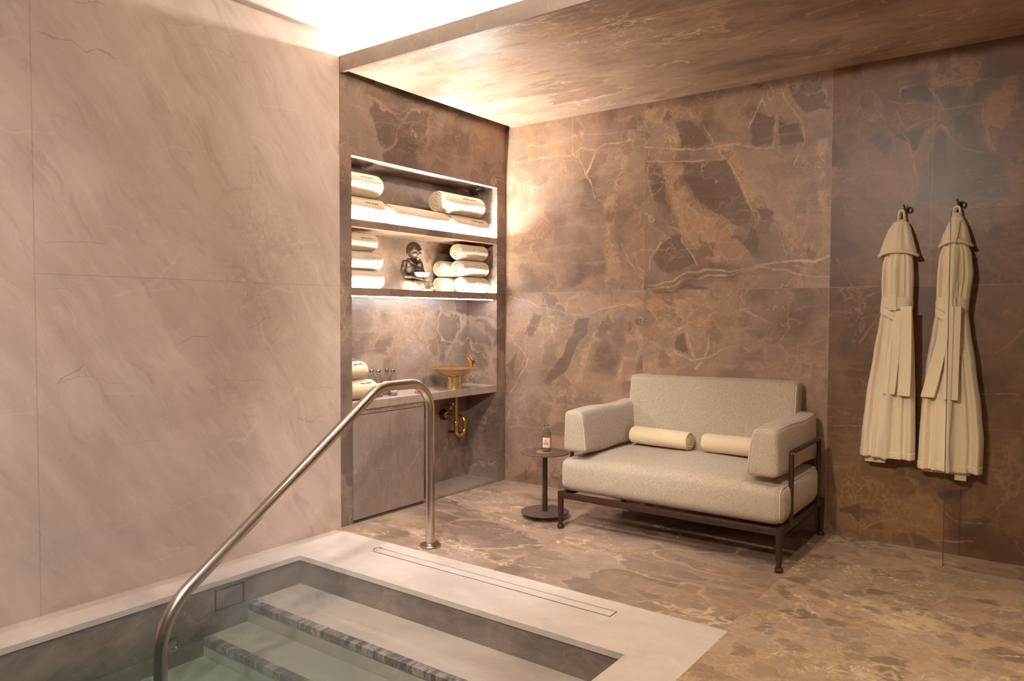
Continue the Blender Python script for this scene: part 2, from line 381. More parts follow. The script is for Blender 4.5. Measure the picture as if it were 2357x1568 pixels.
k = NT('polished_brass', .2, None, 1.0); k.color(k.mix(k.noise(k.co(), 8, 3), (.80, .42, .07), (.88, .50, .11))); M_BRASS = k.m
k = NT('bronze_lacquer', .42, .5, .25); k.color(k.mix(k.noise(k.co(), 30, 3), (.050, .020, .011), (.062, .028, .015))); M_BRONZE = k.m
k = NT('brown_lacquer', .5, .5, 0); k.color(k.mix(k.noise(k.co(), 40, 3), (.105, .058, .040), (.13, .072, .05))); M_BROWN = k.m
M_CHROME = plain('chrome', (.7, .68, .66), .12, 1.0)
M_BLACK = plain('black_rubber', (.012, .009, .008), .6)
k = NT('dark_bronze_statue', .38, .5, .55); k.color(k.mix(k.smooth(k.noise(k.co(), 22, 4), .4, .65), (.060, .040, .026), (.16, .105, .065))); M_STATUE = k.m
k = NT('pale_gold_statue', .45, .5, .15); k.color(k.mix(k.smooth(k.noise(k.co(), 30, 4), .4, .7), (.55, .40, .22), (.66, .52, .33))); M_STATUE2 = k.m

def schlick(t, out, f0):
    n = t.nodes; lw = n.new('ShaderNodeLayerWeight'); lw.inputs[0].default_value = .5
    p = n.new('ShaderNodeMath'); p.operation = 'POWER'; p.inputs[1].default_value = 5
    m = n.new('ShaderNodeMath'); m.operation = 'MULTIPLY_ADD'; m.inputs[1].default_value = 1-f0; m.inputs[2].default_value = f0
    t.links.new(lw.outputs['Facing'], p.inputs[0]); t.links.new(p.outputs[0], m.inputs[0]); t.links.new(m.outputs[0], out)
def thin_glass(name, tint, ior=1.45, rough=.0):
    m = bpy.data.materials.new(name); m.use_nodes = True; t = m.node_tree; n = t.nodes; n.clear()
    o = n.new('ShaderNodeOutputMaterial'); mx = n.new('ShaderNodeMixShader'); tr = n.new('ShaderNodeBsdfTransparent'); gl = n.new('ShaderNodeBsdfGlossy')
    tr.inputs[0].default_value = (*tint, 1); gl.inputs['Roughness'].default_value = rough
    schlick(t, mx.inputs[0], ((ior-1)/(ior+1))**2); t.links.new(tr.outputs[0], mx.inputs[1]); t.links.new(gl.outputs[0], mx.inputs[2]); t.links.new(mx.outputs[0], o.inputs[0])
    return m
M_BOTTLE = thin_glass('clear_bottle_glass', (.84, .84, .85), 1.5)
M_PANE = thin_glass('clear_screen_glass', (.95, .95, .94), 1.12)
M_EDGE = plain('glass_edge', (.09, .055, .03), .4)
M_PAPER = plain('label_paper', (.80, .66, .58), .6)
M_ORANGE = plain('label_orange', (.72, .20, .07), .6)
def emit(name, col, s):
    m = bpy.data.materials.new(name); m.use_nodes = True; b = m.node_tree.nodes['Principled BSDF']
    b.inputs['Base Color'].default_value = (.8, .8, .8, 1); b.inputs['Emission Color'].default_value = (*col, 1); b.inputs['Emission Strength'].default_value = s
    return m
M_LED_COVE = emit('cove_led', (1, .99, .95), 200)
M_LED_TOP = emit('upper_shelf_led', (1, .97, .90), 620)
M_LED_SHELF = emit('shelf_led', (1, .97, .90), 240)
M_LED_RIM = emit('niche_rim_led', (1, .96, .88), 11)
M_LED_LINE = emit('undershelf_led', (1, 1, 1), 84)

# ------------------------------------------------------------------ room shell
HC, HF, HCC = 2.743, 2.838, 2.934      # soffit underside, fascia top, cove ceiling
YF = -1.661                            # fascia plane
XR, YB = 6.2, -7.6                     # far sides of the room, out of view
# floor (dark marble) and the narrow channel along the left wall
bm = bmesh.new()
box(bm, 0.0, 2.412, -1.70, 0.0, -.06, 0.0)
box(bm, 2.412, XR, -1.70, 0.0, -.06, 0.0, 1)
box(bm, 2.43, XR, YB, -1.70, -.06, 0.0, 1)
struct(obj('floor', bm, [M_FLOOR, M_FLOOR2]))
bm = bmesh.new(); box(bm, -.30, -.014, -.92, -.112, -.05, .020); struct(obj('trim_6', bm, M_COUNTER))
# coping round the pool
bm = bmesh.new()
zc0 = -.026
box(bm, .075, 2.43, -2.145, -1.70, zc0, 0.0)
box(bm, .075, .23, YB+.3, -2.145, zc0, 0.0)
box(bm, 2.19, 2.43, YB+.3, -2.145, zc0, 0.0)
struct(obj('trim_1', bm, M_COPING))
bm = bmesh.new(); box(bm, 0.0, .075, YB+.3, -1.70, -.05, -.004); struct(obj('trim_2', bm, M_TREAD))
# pool basin
bm = bmesh.new()
box(bm, 0.0, .222, YB+.3, -2.137, -1.1, zc0)
box(bm, 2.198, 2.43, YB+.3, -2.137, -1.1, zc0)
box(bm, 0.0, 2.43, -2.137, -1.98, -1.1, zc0)
box(bm, .222, 2.198, YB+.1, YB+.3, -1.1, 0)
struct(obj('wall_pool', bm, M_POOLWALL))
bm = bmesh.new(); box(bm, .0, 2.43, YB+.3, -2.0, -1.1, -.95); struct(obj('floor_pool', bm, M_TREAD))
# steps
def step(zt, yb, yf, n):
    bm = bmesh.new(); box(bm, .222, 2.198, yf+.002, yb, -1.0, zt); o = struct(obj('floor_step_%d' % n, bm, M_TREAD))
    bm = bmesh.new(); box(bm, .235, 2.198, yf-.006, yf+.040, zt-.004, zt+.002)
    box(bm, .235, 2.198, yf-.006, yf+.0019, zt-.030, zt-.0041); e = obj('nosing', bm, M_NOSE, o)
    return o
step(-.157, -2.137, -2.462, 1)
step(-.256, -2.462, -2.705, 2)
step(-.345, -2.705, -3.02, 3)
step(-.50, -3.02, -3.35, 4)

# left wall and niche wall
bm = bmesh.new(); box(bm, -.20, 0.0, YB, YF, -.06, HCC+.08); struct(obj('wall_left', bm, M_LEFT))
# niche wall: jambs, header, box; opening y -1.568..-.111, z 0..2.27
YL, YR_, ZT, XB = -1.568, -.111, 2.27, -.30
bm = bmesh.new()
box(bm, -.38, 0.0, YF, YL, -.06, HC+.03)
box(bm, -.38, 0.0, YR_, -.008, -.06, HC+.03)
box(bm, -.38, 0.0, YL, YR_, ZT, HC+.03)
box(bm, -.38, XB, YL, YR_, -.06, ZT)
box(bm, -.38, 0.0, YF, YF+.40, HC+.031, HCC+.1)
box(bm, -.30, -.012, YL, -.92, -.06, .008)
struct(obj('wall_niche', bm, M_NICHE))
# back wall, finely divided so that the stone's large figures can be placed on it
def wall_back():
    import numpy as np
    nx, nz = 560, 372; x0, x1, z0, z1 = -.02, 4.0, -.06, HC+.05
    xs = np.linspace(x0, x1, nx); zs = np.linspace(z0, z1, nz)
    bm = bmesh.new()
    vs = [[bm.verts.new((x, 0, z)) for x in xs] for z in zs]
    for j in range(nz-1):
        for i in range(nx-1): bm.faces.new((vs[j][i], vs[j][i+1], vs[j+1][i+1], vs[j+1][i]))
    back = [bm.verts.new(p) for p in ((x0, .2, z0), (x1, .2, z0), (x1, .2, z1), (x0, .2, z1))]
    bm.faces.new(back[::-1])
    me = bpy.data.meshes.new('wall_back'); bm.to_mesh(me); bm.free()
    at = me.attributes.new('stone', 'FLOAT_VECTOR', 'POINT')
    N = len(me.vertices); buf = np.zeros((N, 3), np.float32)
    XX, ZZ = np.meshgrid(xs, zs); XX = XX.ravel(); ZZ = ZZ.ravel()
    wx = np.empty_like(XX); wz = np.empty_like(XX)
    for i in range(len(XX)):
        p = Vector((XX[i]*2.6, 3.1, ZZ[i]*2.6)); q = Vector((XX[i]*11, 8.1, ZZ[i]*11))
        a = MN.noise_vector(p); b = MN.noise_vector(q); wx[i] = XX[i]+a.x*.055+b.x*.016; wz[i] = ZZ[i]+a.z*.055+b.z*.016
    def seg(P, w):
        m = np.full(len(wx), 9.0)
        for (ax, az), (bx, bz) in zip(P, P[1:]):
            dx, dz = bx-ax, bz-az; t = np.clip(((wx-ax)*dx+(wz-az)*dz)/(dx*dx+dz*dz), 0, 1)
            m = np.minimum(m, np.hypot(wx-ax-t*dx, wz-az-t*dz))
        return np.minimum(m/(w+.0045), 12)
    def poly(P, soft=.02):
        ins = np.zeros(len(wx), bool); d = np.full(len(wx), 9.0); n = len(P)
        for i in range(n):
            (ax, az), (bx, bz) = P[i], P[(i+1) % n]
            c = ((az > wz) != (bz > wz)) & (wx < (bx-ax)*(wz-az)/(bz-az+1e-9)+ax); ins ^= c
            dx, dz = bx-ax, bz-az; t = np.clip(((wx-ax)*dx+(wz-az)*dz)/(dx*dx+dz*dz), 0, 1)
            d = np.minimum(d, np.hypot(wx-ax-t*dx, wz-az-t*dz))
        s = np.where(ins, d, -d); return np.clip(.5+s/.12, 0, 1)
    R = np.zeros(len(wx)); G = np.zeros(len(wx)); B = np.full(len(wx), 12.0)
    for P in DARKS: R = np.maximum(R, poly(P))
    for P in TANS: G = np.maximum(G, poly(P))
    for P, w in VEINS: B = np.minimum(B, seg(P, w))
    n0 = nx*nz
    buf[:n0, 0] = R; buf[:n0, 1] = G; buf[:n0, 2] = B
    at.data.foreach_set('vector', buf.ravel()); me.update()
    o = link('wall_back', me, M_WALL); return struct(o)
# figures of the stone in metres on the wall (x, z)
DARKS = [[(1.472,2.317),(1.761,2.289),(1.828,2.129),(1.895,1.958),(1.884,1.87),(1.806,1.837),(1.712,1.908),(1.574,2.023),(1.502,2.175)],[(1.224,2.326),(1.357,2.311),(1.382,2.053),(1.286,2.074),(1.217,2.231)],[(1.421,1.848),(1.492,1.83),(1.579,1.627),(1.394,1.607),(1.26,1.693),(1.348,1.785)],[(1.412,2.571),(1.526,2.581),(1.679,2.403),(1.457,2.405)],[(1.925,2.545),(2.05,2.526),(2.053,2.353),(1.928,2.357),(1.902,2.423)],[(2.075,2.522),(2.219,2.463),(2.233,2.329),(2.09,2.348)],[(1.897,1.856),(1.948,1.815),(2.001,1.636),(1.938,1.652),(1.834,1.746)],[(1.859,2.744),(2.01,2.729),(1.955,2.683)],[(1.933,1.98),(2.009,1.992),(2.071,1.95),(2.047,1.89),(1.96,1.89)],[(2.132,2.695),(2.365,2.701),(2.379,2.51),(2.23,2.522)],[(1.247,1.522),(1.581,1.501),(1.664,1.473),(1.263,1.474)],[(0.635,1.263),(0.754,1.307),(0.721,1.16),(0.619,1.055),(0.55,0.903),(0.425,0.793),(0.351,0.789),(0.496,0.991)],[(0.274,1.322),(0.358,1.322),(0.275,1.106),(0.19,1.135)],[(-0.014,0.909),(0.104,1.008),(0.066,0.817)],[(1.204,1.308),(1.189,1.225),(1.112,1.238),(1.111,1.294)],[(1.399,1.159),(1.479,1.174),(1.537,1.028),(1.4,1.091)],[(2.78,2.576),(2.85,2.589),(2.897,2.516),(2.91,2.45),(2.769,2.499)],[(2.937,2.51),(3.009,2.535),(3.028,2.437),(2.944,2.432)],[(3.044,2.479),(3.103,2.506),(3.131,2.451),(3.061,2.438)],[(2.968,2.377),(3.105,2.381),(3.145,2.287),(3.031,2.272)],[(2.707,2.317),(2.872,2.327),(2.828,2.215),(2.731,2.281)],[(2.924,2.306),(2.987,2.278),(3.035,2.113),(2.928,2.093)],[(2.468,0.136),(2.609,0.21),(2.611,0.108)],[(2.981,0.339),(3.123,0.383),(3.084,0.307),(3.002,0.306)],[(3.048,0.086),(3.166,0.249),(3.244,0.238),(3.149,0.105)]]
TANS = [[(1.372,2.322),(1.487,2.296),(1.503,2.148),(1.616,1.993),(1.766,1.865),(1.886,1.73),(1.951,1.626),(1.634,1.638),(1.492,1.817),(1.419,2.023)],[(1.679,2.403),(1.799,2.374),(1.956,2.153),(2.082,2.017),(2.145,1.889),(2.335,1.755),(2.326,1.635),(2.173,1.642),(2.073,1.844),(1.922,1.905),(1.829,2.116)],[(2.303,2.332),(2.371,2.323),(2.389,1.942),(2.335,1.755),(2.308,2.021)],[(1.068,2.553),(1.13,2.53),(1.1,2.424),(0.992,2.255),(0.977,2.144),(0.948,1.778),(0.999,1.521),(0.853,1.51),(0.899,1.923),(0.848,2.099),(0.944,2.26)],[(1.189,2.741),(1.525,2.633),(1.624,2.488),(1.483,2.6),(1.31,2.573),(1.191,2.563)],[(0.179,1.446),(1.187,1.447),(1.188,1.378),(0.985,1.308),(0.921,1.164),(0.756,1.059),(0.69,0.808),(0.603,0.803),(0.671,1.027),(0.887,1.322),(0.439,1.367)],[(1.08,1.35),(1.19,1.141),(1.147,0.834),(0.989,0.825),(1.051,1.067)],[(1.202,1.461),(1.637,1.441),(1.72,1.335),(1.64,1.177),(1.471,1.228),(1.295,1.212),(1.204,1.294)],[(1.206,1.072),(1.386,1.077),(1.559,0.948),(1.504,0.854),(1.208,0.877)],[(2.876,2.739),(3.131,2.687),(3.146,2.498),(3.026,2.532),(2.879,2.558)],[(3.145,2.548),(3.31,2.554),(3.314,2.384),(3.24,2.273),(3.205,2.18),(3.162,2.222),(3.158,2.409)],[(2.464,0.394),(2.807,0.487),(2.96,0.336),(3.026,0.178),(2.967,0.011),(2.636,0.011),(2.445,0.08)],[(3.179,0.555),(3.361,0.689),(3.364,0.553),(3.24,0.423)]]
VEINS = [([(0.607,2.734),(0.618,2.455),(0.661,2.406),(0.696,2.315),(0.781,2.148)],0.006),([(0.04,2.449),(0.174,2.502),(0.433,2.508),(0.609,2.449)],0.009),([(0.609,2.449),(0.695,2.475),(0.796,2.448),(0.91,2.483),(1.069,2.49)],0.007),([(0.696,2.315),(0.796,2.448)],0.006),([(-0.02,2.643),(0.539,2.583),(1.191,2.549)],0.006),([(1.192,2.426),(1.693,2.375),(2.065,2.339)],0.006),([(1.193,2.344),(1.76,2.296)],0.005),([(1.209,2.308),(1.256,2.118),(1.286,2.074)],0.006),([(1.609,2.516),(1.733,2.331),(1.801,2.221),(1.868,2.061),(1.935,1.892),(2.06,1.845),(2.123,1.73),(2.149,1.655)],0.007),([(2.097,2.677),(2.231,2.45),(2.233,2.329),(2.187,2.226)],0.007),([(2.062,2.524),(2.053,2.353)],0.005),([(1.901,2.448),(1.974,2.624),(2.013,2.519),(2.231,2.45)],0.006),([(1.232,1.529),(1.495,1.576),(1.9,1.602),(2.383,1.633)],0.01),([(1.232,1.509),(1.58,1.547),(1.989,1.599),(2.384,1.532)],0.006),([(1.231,1.626),(1.245,1.708),(1.348,1.798)],0.006),([(0.981,1.776),(1.045,1.661),(1.108,1.616),(1.125,1.532)],0.006),([(1.492,1.817),(1.579,1.627)],0.005),([(1.478,1.228),(1.37,1.158)],0.005),([(1.478,1.228),(1.559,1.015)],0.009),([(1.37,1.186),(1.478,1.228),(1.584,1.216),(1.72,1.322)],0.006),([(1.695,1.178),(1.908,1.054)],0.005),([(1.4,1.077),(1.545,1.001),(1.615,1.004),(1.79,1.089)],0.006),([(1.621,1.018),(1.668,1.164)],0.006),([(1.865,1.361),(2.069,1.26)],0.005),([(1.566,0.949),(1.601,0.977)],0.012),([(2.703,2.504),(2.91,2.437),(2.939,2.42),(3.05,2.421),(3.142,2.443)],0.008),([(2.885,2.544),(2.939,2.42)],0.007),([(2.922,2.422),(2.912,2.347),(2.828,2.202)],0.006),([(2.743,2.319),(2.828,2.196),(2.884,2.013)],0.006),([(2.924,2.326),(2.986,2.297),(3.076,2.215),(3.163,2.191)],0.008),([(2.885,2.544),(2.992,2.57),(3.058,2.589),(3.134,2.556)],0.006),([(2.757,2.508),(2.779,2.583),(2.85,2.589)],0.006),([(3.147,2.436),(3.16,2.347),(3.216,2.178)],0.008),([(2.734,2.452),(2.742,2.365),(2.766,2.329),(2.9,2.368)],0.008),([(2.593,1.117),(2.702,1.392)],0.006),([(3.216,1.101),(3.349,1.24)],0.006),([(2.6,0.74),(2.643,0.869)],0.005),([(0.03,0.686),(0.236,0.95),(0.028,1.146)],0.006),([(0.027,1.417),(0.661,1.316),(1.183,1.406)],0.006),([(2.982,0.267),(3.066,0.209),(3.186,0.205)],0.006),([(2.612,0.058),(2.769,0.185),(2.923,0.064),(3.149,0.081)],0.007),([(3.093,0.851),(3.356,0.914)],0.005),([(2.419,1.624),(2.54,1.468)],0.006),([(2.436,0.649),(2.624,0.692)],0.006)]
wall_back()
# soffit with its fascia, leaving a shadow gap along the niche wall
bm = bmesh.new(); box(bm, .060, XR, YF+.02, 0.0, HC, HC+.06); struct(obj('ceiling_soffit', bm, M_SOFFIT))
bm = bmesh.new(); box(bm, 0.0, XR, YF, YF+.02, HC, HF); struct(obj('trim_3', bm, M_FASCIA))
bm = bmesh.new(); box(bm, -.05, .060, YF+.02, 0.0, HC+.05, HC+.07); struct(obj('trim_4', bm, M_GAP))
# upper ceiling with perimeter groove, cove shelf
bm = bmesh.new()
box(bm, .085, XR, YB, YF+.30, HCC-.012, HCC+.10)
box(bm, -.10, .085, YB, YF+.30, HCC, HCC+.10)
struct(obj('ceiling', bm, M_CEIL))
bm = bmesh.new(); box(bm, -.10, XR, YF+.02, YF+.30, HC+.065, HC+.075); box(bm, -.10, XR, YF+.29, YF+.31, HC+.075, HCC+.1)
box(bm, 0, XR, YF+.10, YF+.135, HC+.075, HC+.0995)
struct(obj('trim_5', bm, M_CEIL))
bm = bmesh.new(); box(bm, XR, XR+.1, YB, .2, -.06, HCC+.1); struct(obj('wall_right', bm, M_LEFT))
bm = bmesh.new(); box(bm, -.2, XR+.1, YB-.1, YB, -.06, HCC+.1); struct(obj('wall_front', bm, M_LEFT))
bm = bmesh.new(); box(bm, 4.0, XR+.1, 0, .1, -.06, HC+.05); struct(obj('wall_back_2', bm, M_LEFT))

# LED strips
def led(name, label, x0, x1, y0, y1, z0, z1, mat):
    bm = bmesh.new(); box(bm, x0, x1, y0, y1, z0, z1); return tag(obj(name, bm, mat), label, 'light strip')
led('led_strip', 'glowing cove light strip hidden above the stone fascia', .02, XR-.1, YF+.110, YF+.125, HC+.100, HC+.106, M_LED_COVE)

# ------------------------------------------------------------------ niche shelves, counter, cabinet
def shelf(z0, z1, label):
    bm = bmesh.new(); box(bm, XB+.001, -.022, YL+.001, YR_-.001, z0, z1); box(bm, -.022, -.001, YL+.001, YR_-.001, z0, z1+.006)
    return tag(obj('stone_shelf', bm, M_COUNTER2), label, 'shelf')
M_COUNTER2 = dark_marble('brown_marble_shelf', 30.0, None, None, rough=.35, lift=1.15, stretch=(.6, .6, .6))
shelf(1.840, 1.879, 'upper brown marble shelf in the lit niche carrying five thick towel rolls')
shelf(1.415, 1.458, 'lower brown marble shelf in the niche carrying the statue between towel stacks')
led('led_strip', 'light strip behind the front lip of the upper niche shelf', -.032, -.0225, YL+.01, YR_-.01, 1.880, 1.883, M_LED_TOP)
led('led_strip', 'light strip behind the front lip of the lower niche shelf', -.032, -.0225, YL+.01, YR_-.01, 1.459, 1.462, M_LED_SHELF)
led('led_strip', 'light strip along the top front edge of the niche', -.020, -.006, YL+.01, YR_-.01, ZT-.004, ZT-.001, M_LED_RIM)
led('led_strip', 'thin bright light line under the lower niche shelf', -.016, -.004, YL+.008, YR_-.05, 1.409, 1.4145, M_LED_LINE)

bm = bbox_bm(XB+.001, -.001, YL+.002, YR_-.001, .702, .755, .0015, 1)
tag(obj('countertop', bm, M_COUNTER), 'taupe stone washbasin counter spanning the bottom of the niche', 'countertop')
cab = thing('base_cabinet', 'flush brown marble cabinet with two doors under the left of the counter', 'cabinet', (-.15, -1.245, .008))
bm = bmesh.new(); box(bm, -.148, .130, -.319, .322, 0, .693); box(bm, .130, .142, -.319, .322, .664, .693); obj('body', bm, M_NICHE, cab)
for (a, b) in ((-.313, .011), (.014, .320)):
    bm = bbox_bm(.130, .1485, a, b, .010, .660, .0012, 1); obj('door', bm, M_DOORS, cab)

# ------------------------------------------------------------------ handrail
hr = thing('handrail', 'brushed steel pool handrail bending from the coping down into the water', 'handrail', (.685, -1.607, 0))
X0 = 0.0
pts = fillet([(0, 0, .005), (0, 0, .925), (0, -.385, .925), (0, -1.555, .105), (0, -1.555, -.50)], [.16, .22, .28], 12)
bm = bmesh.new(); tube(bm, pts, .0255, 28); obj('rail', bm, M_STEEL, hr, True, auto=60)
bm = bmesh.new(); lathe(bm, [(.056, 0.0), (.060, .003), (.060, .010), (.057, .0135), (.030, .0135), (.027, .018)], 0, 0, 40); obj('floor_flange', bm, M_STEEL, hr, True, auto=40)

# ------------------------------------------------------------------ channel drain in the coping, skimmer, inlet
dr = thing('channel_drain', 'long narrow slot drain with stone infill set in the cream coping', 'drain', (1.225, -1.831, 0))
bm = bmesh.new(); w_ = .0022
box(bm, -.745, .745, .029, .029+2*w_, -.004, .0006); box(bm, -.745, .745, -.029-2*w_, -.029, -.004, .0006)
box(bm, .745-2*w_, .745, -.029, .029, -.004, .0006); box(bm, -.745+.02, -.745+.02+2*w_, -.029, .029, -.004, .0006); obj('frame', bm, M_BRONZE, dr)
bm = bmesh.new(); box(bm, -.72, .740, -.0285, .0285, -.004, .0009); obj('cover', bm, M_COPING, dr)
bm = bmesh.new(); tube(bm, fillet([(-.722, -.028, .002), (-.748, -.012, .003), (-.757, .018, .004), (-.735, .040, .003)], [.02, .02], 5), .0022, 8); obj('lifting_loop', bm, M_STEEL, dr, True)
sk = thing('skimmer_cover', 'rectangular taupe stone panel with dark joint in the left pool wall', 'panel', (.222, -2.561, -.098))
bm = bmesh.new(); box(bm, -.004, .0012, -.081, .083, -.052, .052); obj('joint_frame', bm, M_GAP, sk)
bm = bmesh.new(); box(bm, 0, .0026, -.073, .071, -.045, .045); obj('cover', bm, M_POOLWALL, sk)
inl = thing('water_inlet', 'small round steel water inlet under water in the left pool wall', 'inlet', (.222, -2.856, -.236))
bm = bmesh.new(); lathe(bm, [(.034, 0), (.034, .006), (.026, .010), (.020, .010), (.018, .003)], 0, 0, 28)
bmesh.ops.rotate(bm, verts=bm.verts, matrix=Matrix.Rotation(pi/2, 3, 'Y')); obj('ring', bm, M_STEEL, inl, True, auto=40)

# water
m = bpy.data.materials.new('pool_water'); m.use_nodes = True; t = m.node_tree; n = t.nodes; n.clear()
o_ = n.new('ShaderNodeOutputMaterial'); mx = n.new('ShaderNodeMixShader'); tr = n.new('ShaderNodeBsdfTransparent'); gl = n.new('ShaderNodeBsdfGlossy')
schlick(t, mx.inputs[0], .021); gl.inputs['Roughness'].default_value = .012; tr.inputs[0].default_value = (1, 1, 1, 1)
t.links.new(tr.outputs[0], mx.inputs[1]); t.links.new(gl.outputs[0], mx.inputs[2]); t.links.new(mx.outputs[0], o_.inputs[0])
va = n.new('ShaderNodeVolumeAbsorption'); va.inputs['Color'].default_value = (.42, .66, .56, 1); va.inputs['Density'].default_value = 2.0
t.links.new(va.outputs[0], o_.inputs['Volume'])
bm = bmesh.new(); box(bm, .2215, 2.1985, YB+.29, -2.1365, -.97, -.143)
struct(obj('pool_water', bm, m), 'stuff')['label'] = 'still greenish clear water of the plunge pool'
bpy.data.objects['pool_water']['category'] = 'water'

# steam over the water
m = bpy.data.materials.new('steam'); m.use_nodes = True; t = m.node_tree; n = t.nodes; n.clear()
o_ = n.new('ShaderNodeOutputMaterial'); vs_ = n.new('ShaderNodeVolumeScatter'); vs_.inputs['Color'].default_value = (.95, 1, .93, 1)
tc = n.new('ShaderNodeTexCoord'); mp = n.new('ShaderNodeMapping'); nz = n.new('ShaderNodeTexNoise'); nz.inputs['Scale'].default_value = 1.9; nz.inputs['Detail'].default_value = 3; nz.inputs['Distortion'].default_value = .9
mr = n.new('ShaderNodeMapRange'); mr.inputs[1].default_value = .50; mr.inputs[2].default_value = .75; mr.inputs[3].default_value = 0; mr.inputs[4].default_value = 1.1
sx = n.new('ShaderNodeSeparateXYZ'); fz = n.new('ShaderNodeMapRange'); fz.inputs[1].default_value = -.1; fz.inputs[2].default_value = .85; fz.inputs[3].default_value = 1; fz.inputs[4].default_value = 0
mu = n.new('ShaderNodeMath'); mu.operation = 'MULTIPLY'
t.links.new(tc.outputs['Object'], nz.inputs['Vector']); t.links.new(nz.outputs[0], mr.inputs[0]); t.links.new(tc.outputs['Object'], sx.inputs[0])
t.links.new(sx.outputs[2], fz.inputs[0]); t.links.new(mr.outputs[0], mu.inputs[0]); t.links.new(fz.outputs[0], mu.inputs[1]); t.links.new(mu.outputs[0], vs_.inputs['Density']); t.links.new(vs_.outputs[0], o_.inputs['Volume'])
bm = bmesh.new(); box(bm, .03, 1.9, -5.2, -1.9, -.13, .85)
st_ = struct(obj('steam', bm, m), 'stuff'); st_['label'] = 'thin wisps of steam drifting over the pool by the left wall'; st_['category'] = 'steam'

# ------------------------------------------------------------------ rolled towels
def roll_bm(r, L, turns=3.2, seed=0, groove=.010, squash=1.0):
    """towel roll, axis along +Y from -L/2 to L/2, spiral grooves in the ends"""
    rnd = random.Random(seed); ph = rnd.random()*6.28; bm = bmesh.new(); na = 56; nr = 22; ny = 14
    def wob(a, y): return 1+.018*sin(2*a+ph)+.012*sin(3*a-ph*2)+.010*sin(5*a+y*14+ph)
    re = min(.022, r*.34)
    def P(rr, a, y):
        q = rr*wob(a, y); return (q*cos(a), y, q*sin(a)*squash)
    rings = []
    for e in (-1, 1):
        R = []
        for i in range(nr):
            f = (i+.5)/nr; rr = f*(r-re*.4); row = []
            for k in range(na):
                a = 2*pi*k/na; fr = (f*turns-a/(2*pi)*1.0) % 1.0
                g = math.exp(-((min(fr, 1-fr))/.13)**2)
                y = e*(L/2-re*max(0, (rr-(r-re))/re)**2*.5-groove*g+.006*(1-f)*rnd.uniform(.6, 1.2)*(1 if e < 0 else 1)-.002)
                row.append(bm.verts.new(P(rr, a, y)))
            R.append(row)
        ctr = bm.verts.new((0, e*(L/2-.006), 0))
        for k in range(na): bm.faces.new((ctr, R[0][k], R[0][(k+1) % na]))
        for A, B in zip(R, R[1:]):
            for k in range(na): bm.faces.new((A[k], A[(k+1) % na], B[(k+1) % na], B[k]))
        for j in range(1, 5):
            t = j/4*pi/2; rr = (r-re)+re*sin(t)*1.0; rr = max(rr, r-re*.4+ (re*.4)*j/4)
            row = [bm.verts.new(P(rr, 2*pi*k/na, e*(L/2-re*(1-cos(t))))) for k in range(na)]
            A = R[-1]
            for k in range(na): bm.faces.new((A[k], A[(k+1) % na], row[(k+1) % na], row[k]))
            R.append(row)
        rings.append(R[-1])
    prev = rings[0]
    for j in range(1, ny):
        y = -L/2+re+(L-2*re)*j/ny; row = []
        for k in range(na):
            a = 2*pi*k/na; lap = .0035 if 0 <= ((a-2.1) % (2*pi)) < 1.2 else 0
            row.append(bm.verts.new(P(r+lap, a, y)))
        for k in range(na): bm.faces.new((prev[k], prev[(k+1) % na], row[(k+1) % na], row[k]))
        prev = row
    A, B = prev, rings[1]
    for k in range(na): bm.faces.new((A[k], A[(k+1) % na], B[(k+1) % na], B[k]))
    return bm
def stitches(r, y0, y1, ang, seed, squash=1.0):
    """line of small illegible embroidered letters running along the roll"""
    rnd = random.Random(seed); bm = bmesh.new(); y = y0; i = 0; n = 16; st = (y1-y0)/n
    for i in range(n):
        if i == 7: continue
        yy = y0+st*i; h = .0045 if rnd.random() < .7 else .0065
        for s in range(rnd.choice((1, 2))):
            a0, a1 = ang-h/r/2, ang+h/r/2; w = st*.22; q = yy+s*st*.4; R = (r+.0055)
            vs = [bm.verts.new((R*cos(a)*1.0, b, R*sin(a)*squash)) for a, b in ((a0, q), (a0, q+w), (a1, q+w), (a1, q))]
            vs2 = [bm.verts.new(v.co*1.0-Vector((cos(ang), 0, sin(ang)))*.004) for v in vs]
            bm.faces.new(vs); bm.faces.new(vs2[::-1])
            for k in range(4): bm.faces.new((vs[k], vs2[k], vs2[(k+1) % 4], vs[(k+1) % 4]))
    return bm
def towel(x, yc, z0, r, L, label, seed, rz=0.0, stitch=True, mat=None, name='rolled_towel', group=None, squash=.94, ang=.55, tx=0):
    t = thing(name, label, 'towel', (x, yc, z0+r*squash+.001), rz, group)
    obj('towel_body', roll_bm(r, L, seed=seed, squash=squash), mat or M_TOWEL, t, True)
    if stitch: obj('embroidery', stitches(r, -.02+tx, L*.29+tx, ang, seed, squash), M_STITCH, t)
    return t
ZS1, ZS2, ZCT = 1.879, 1.458, .755
G1 = 'thick towel rolls on the upper niche shelf'; G2 = 'towel rolls stacked on the lower niche shelf'
towel(-.125, -1.393, ZS1, .088, .335, 'thick rolled cream towel at left end of upper niche shelf, under another', 1, group=G1, tx=.0)
towel(-.125, -1.405, ZS1+.169, .080, .31, 'thick rolled cream towel lying on top of the left pair, upper niche shelf', 2, group=G1, tx=-.02)
towel(-.120, -.885, ZS1, .082, .58, 'long single rolled towel lying in the middle of the upper niche shelf', 3, stitch=False, group=G1)
towel(-.115, -.365, ZS1, .080, .42, 'lower rolled towel at right end of upper niche shelf, under another', 4, group=G1, tx=.03)
towel(-.115, -.44, ZS1+.154, .080, .48, 'rolled towel with visible spiral end atop the right pair, upper niche shelf', 5, group=G1)
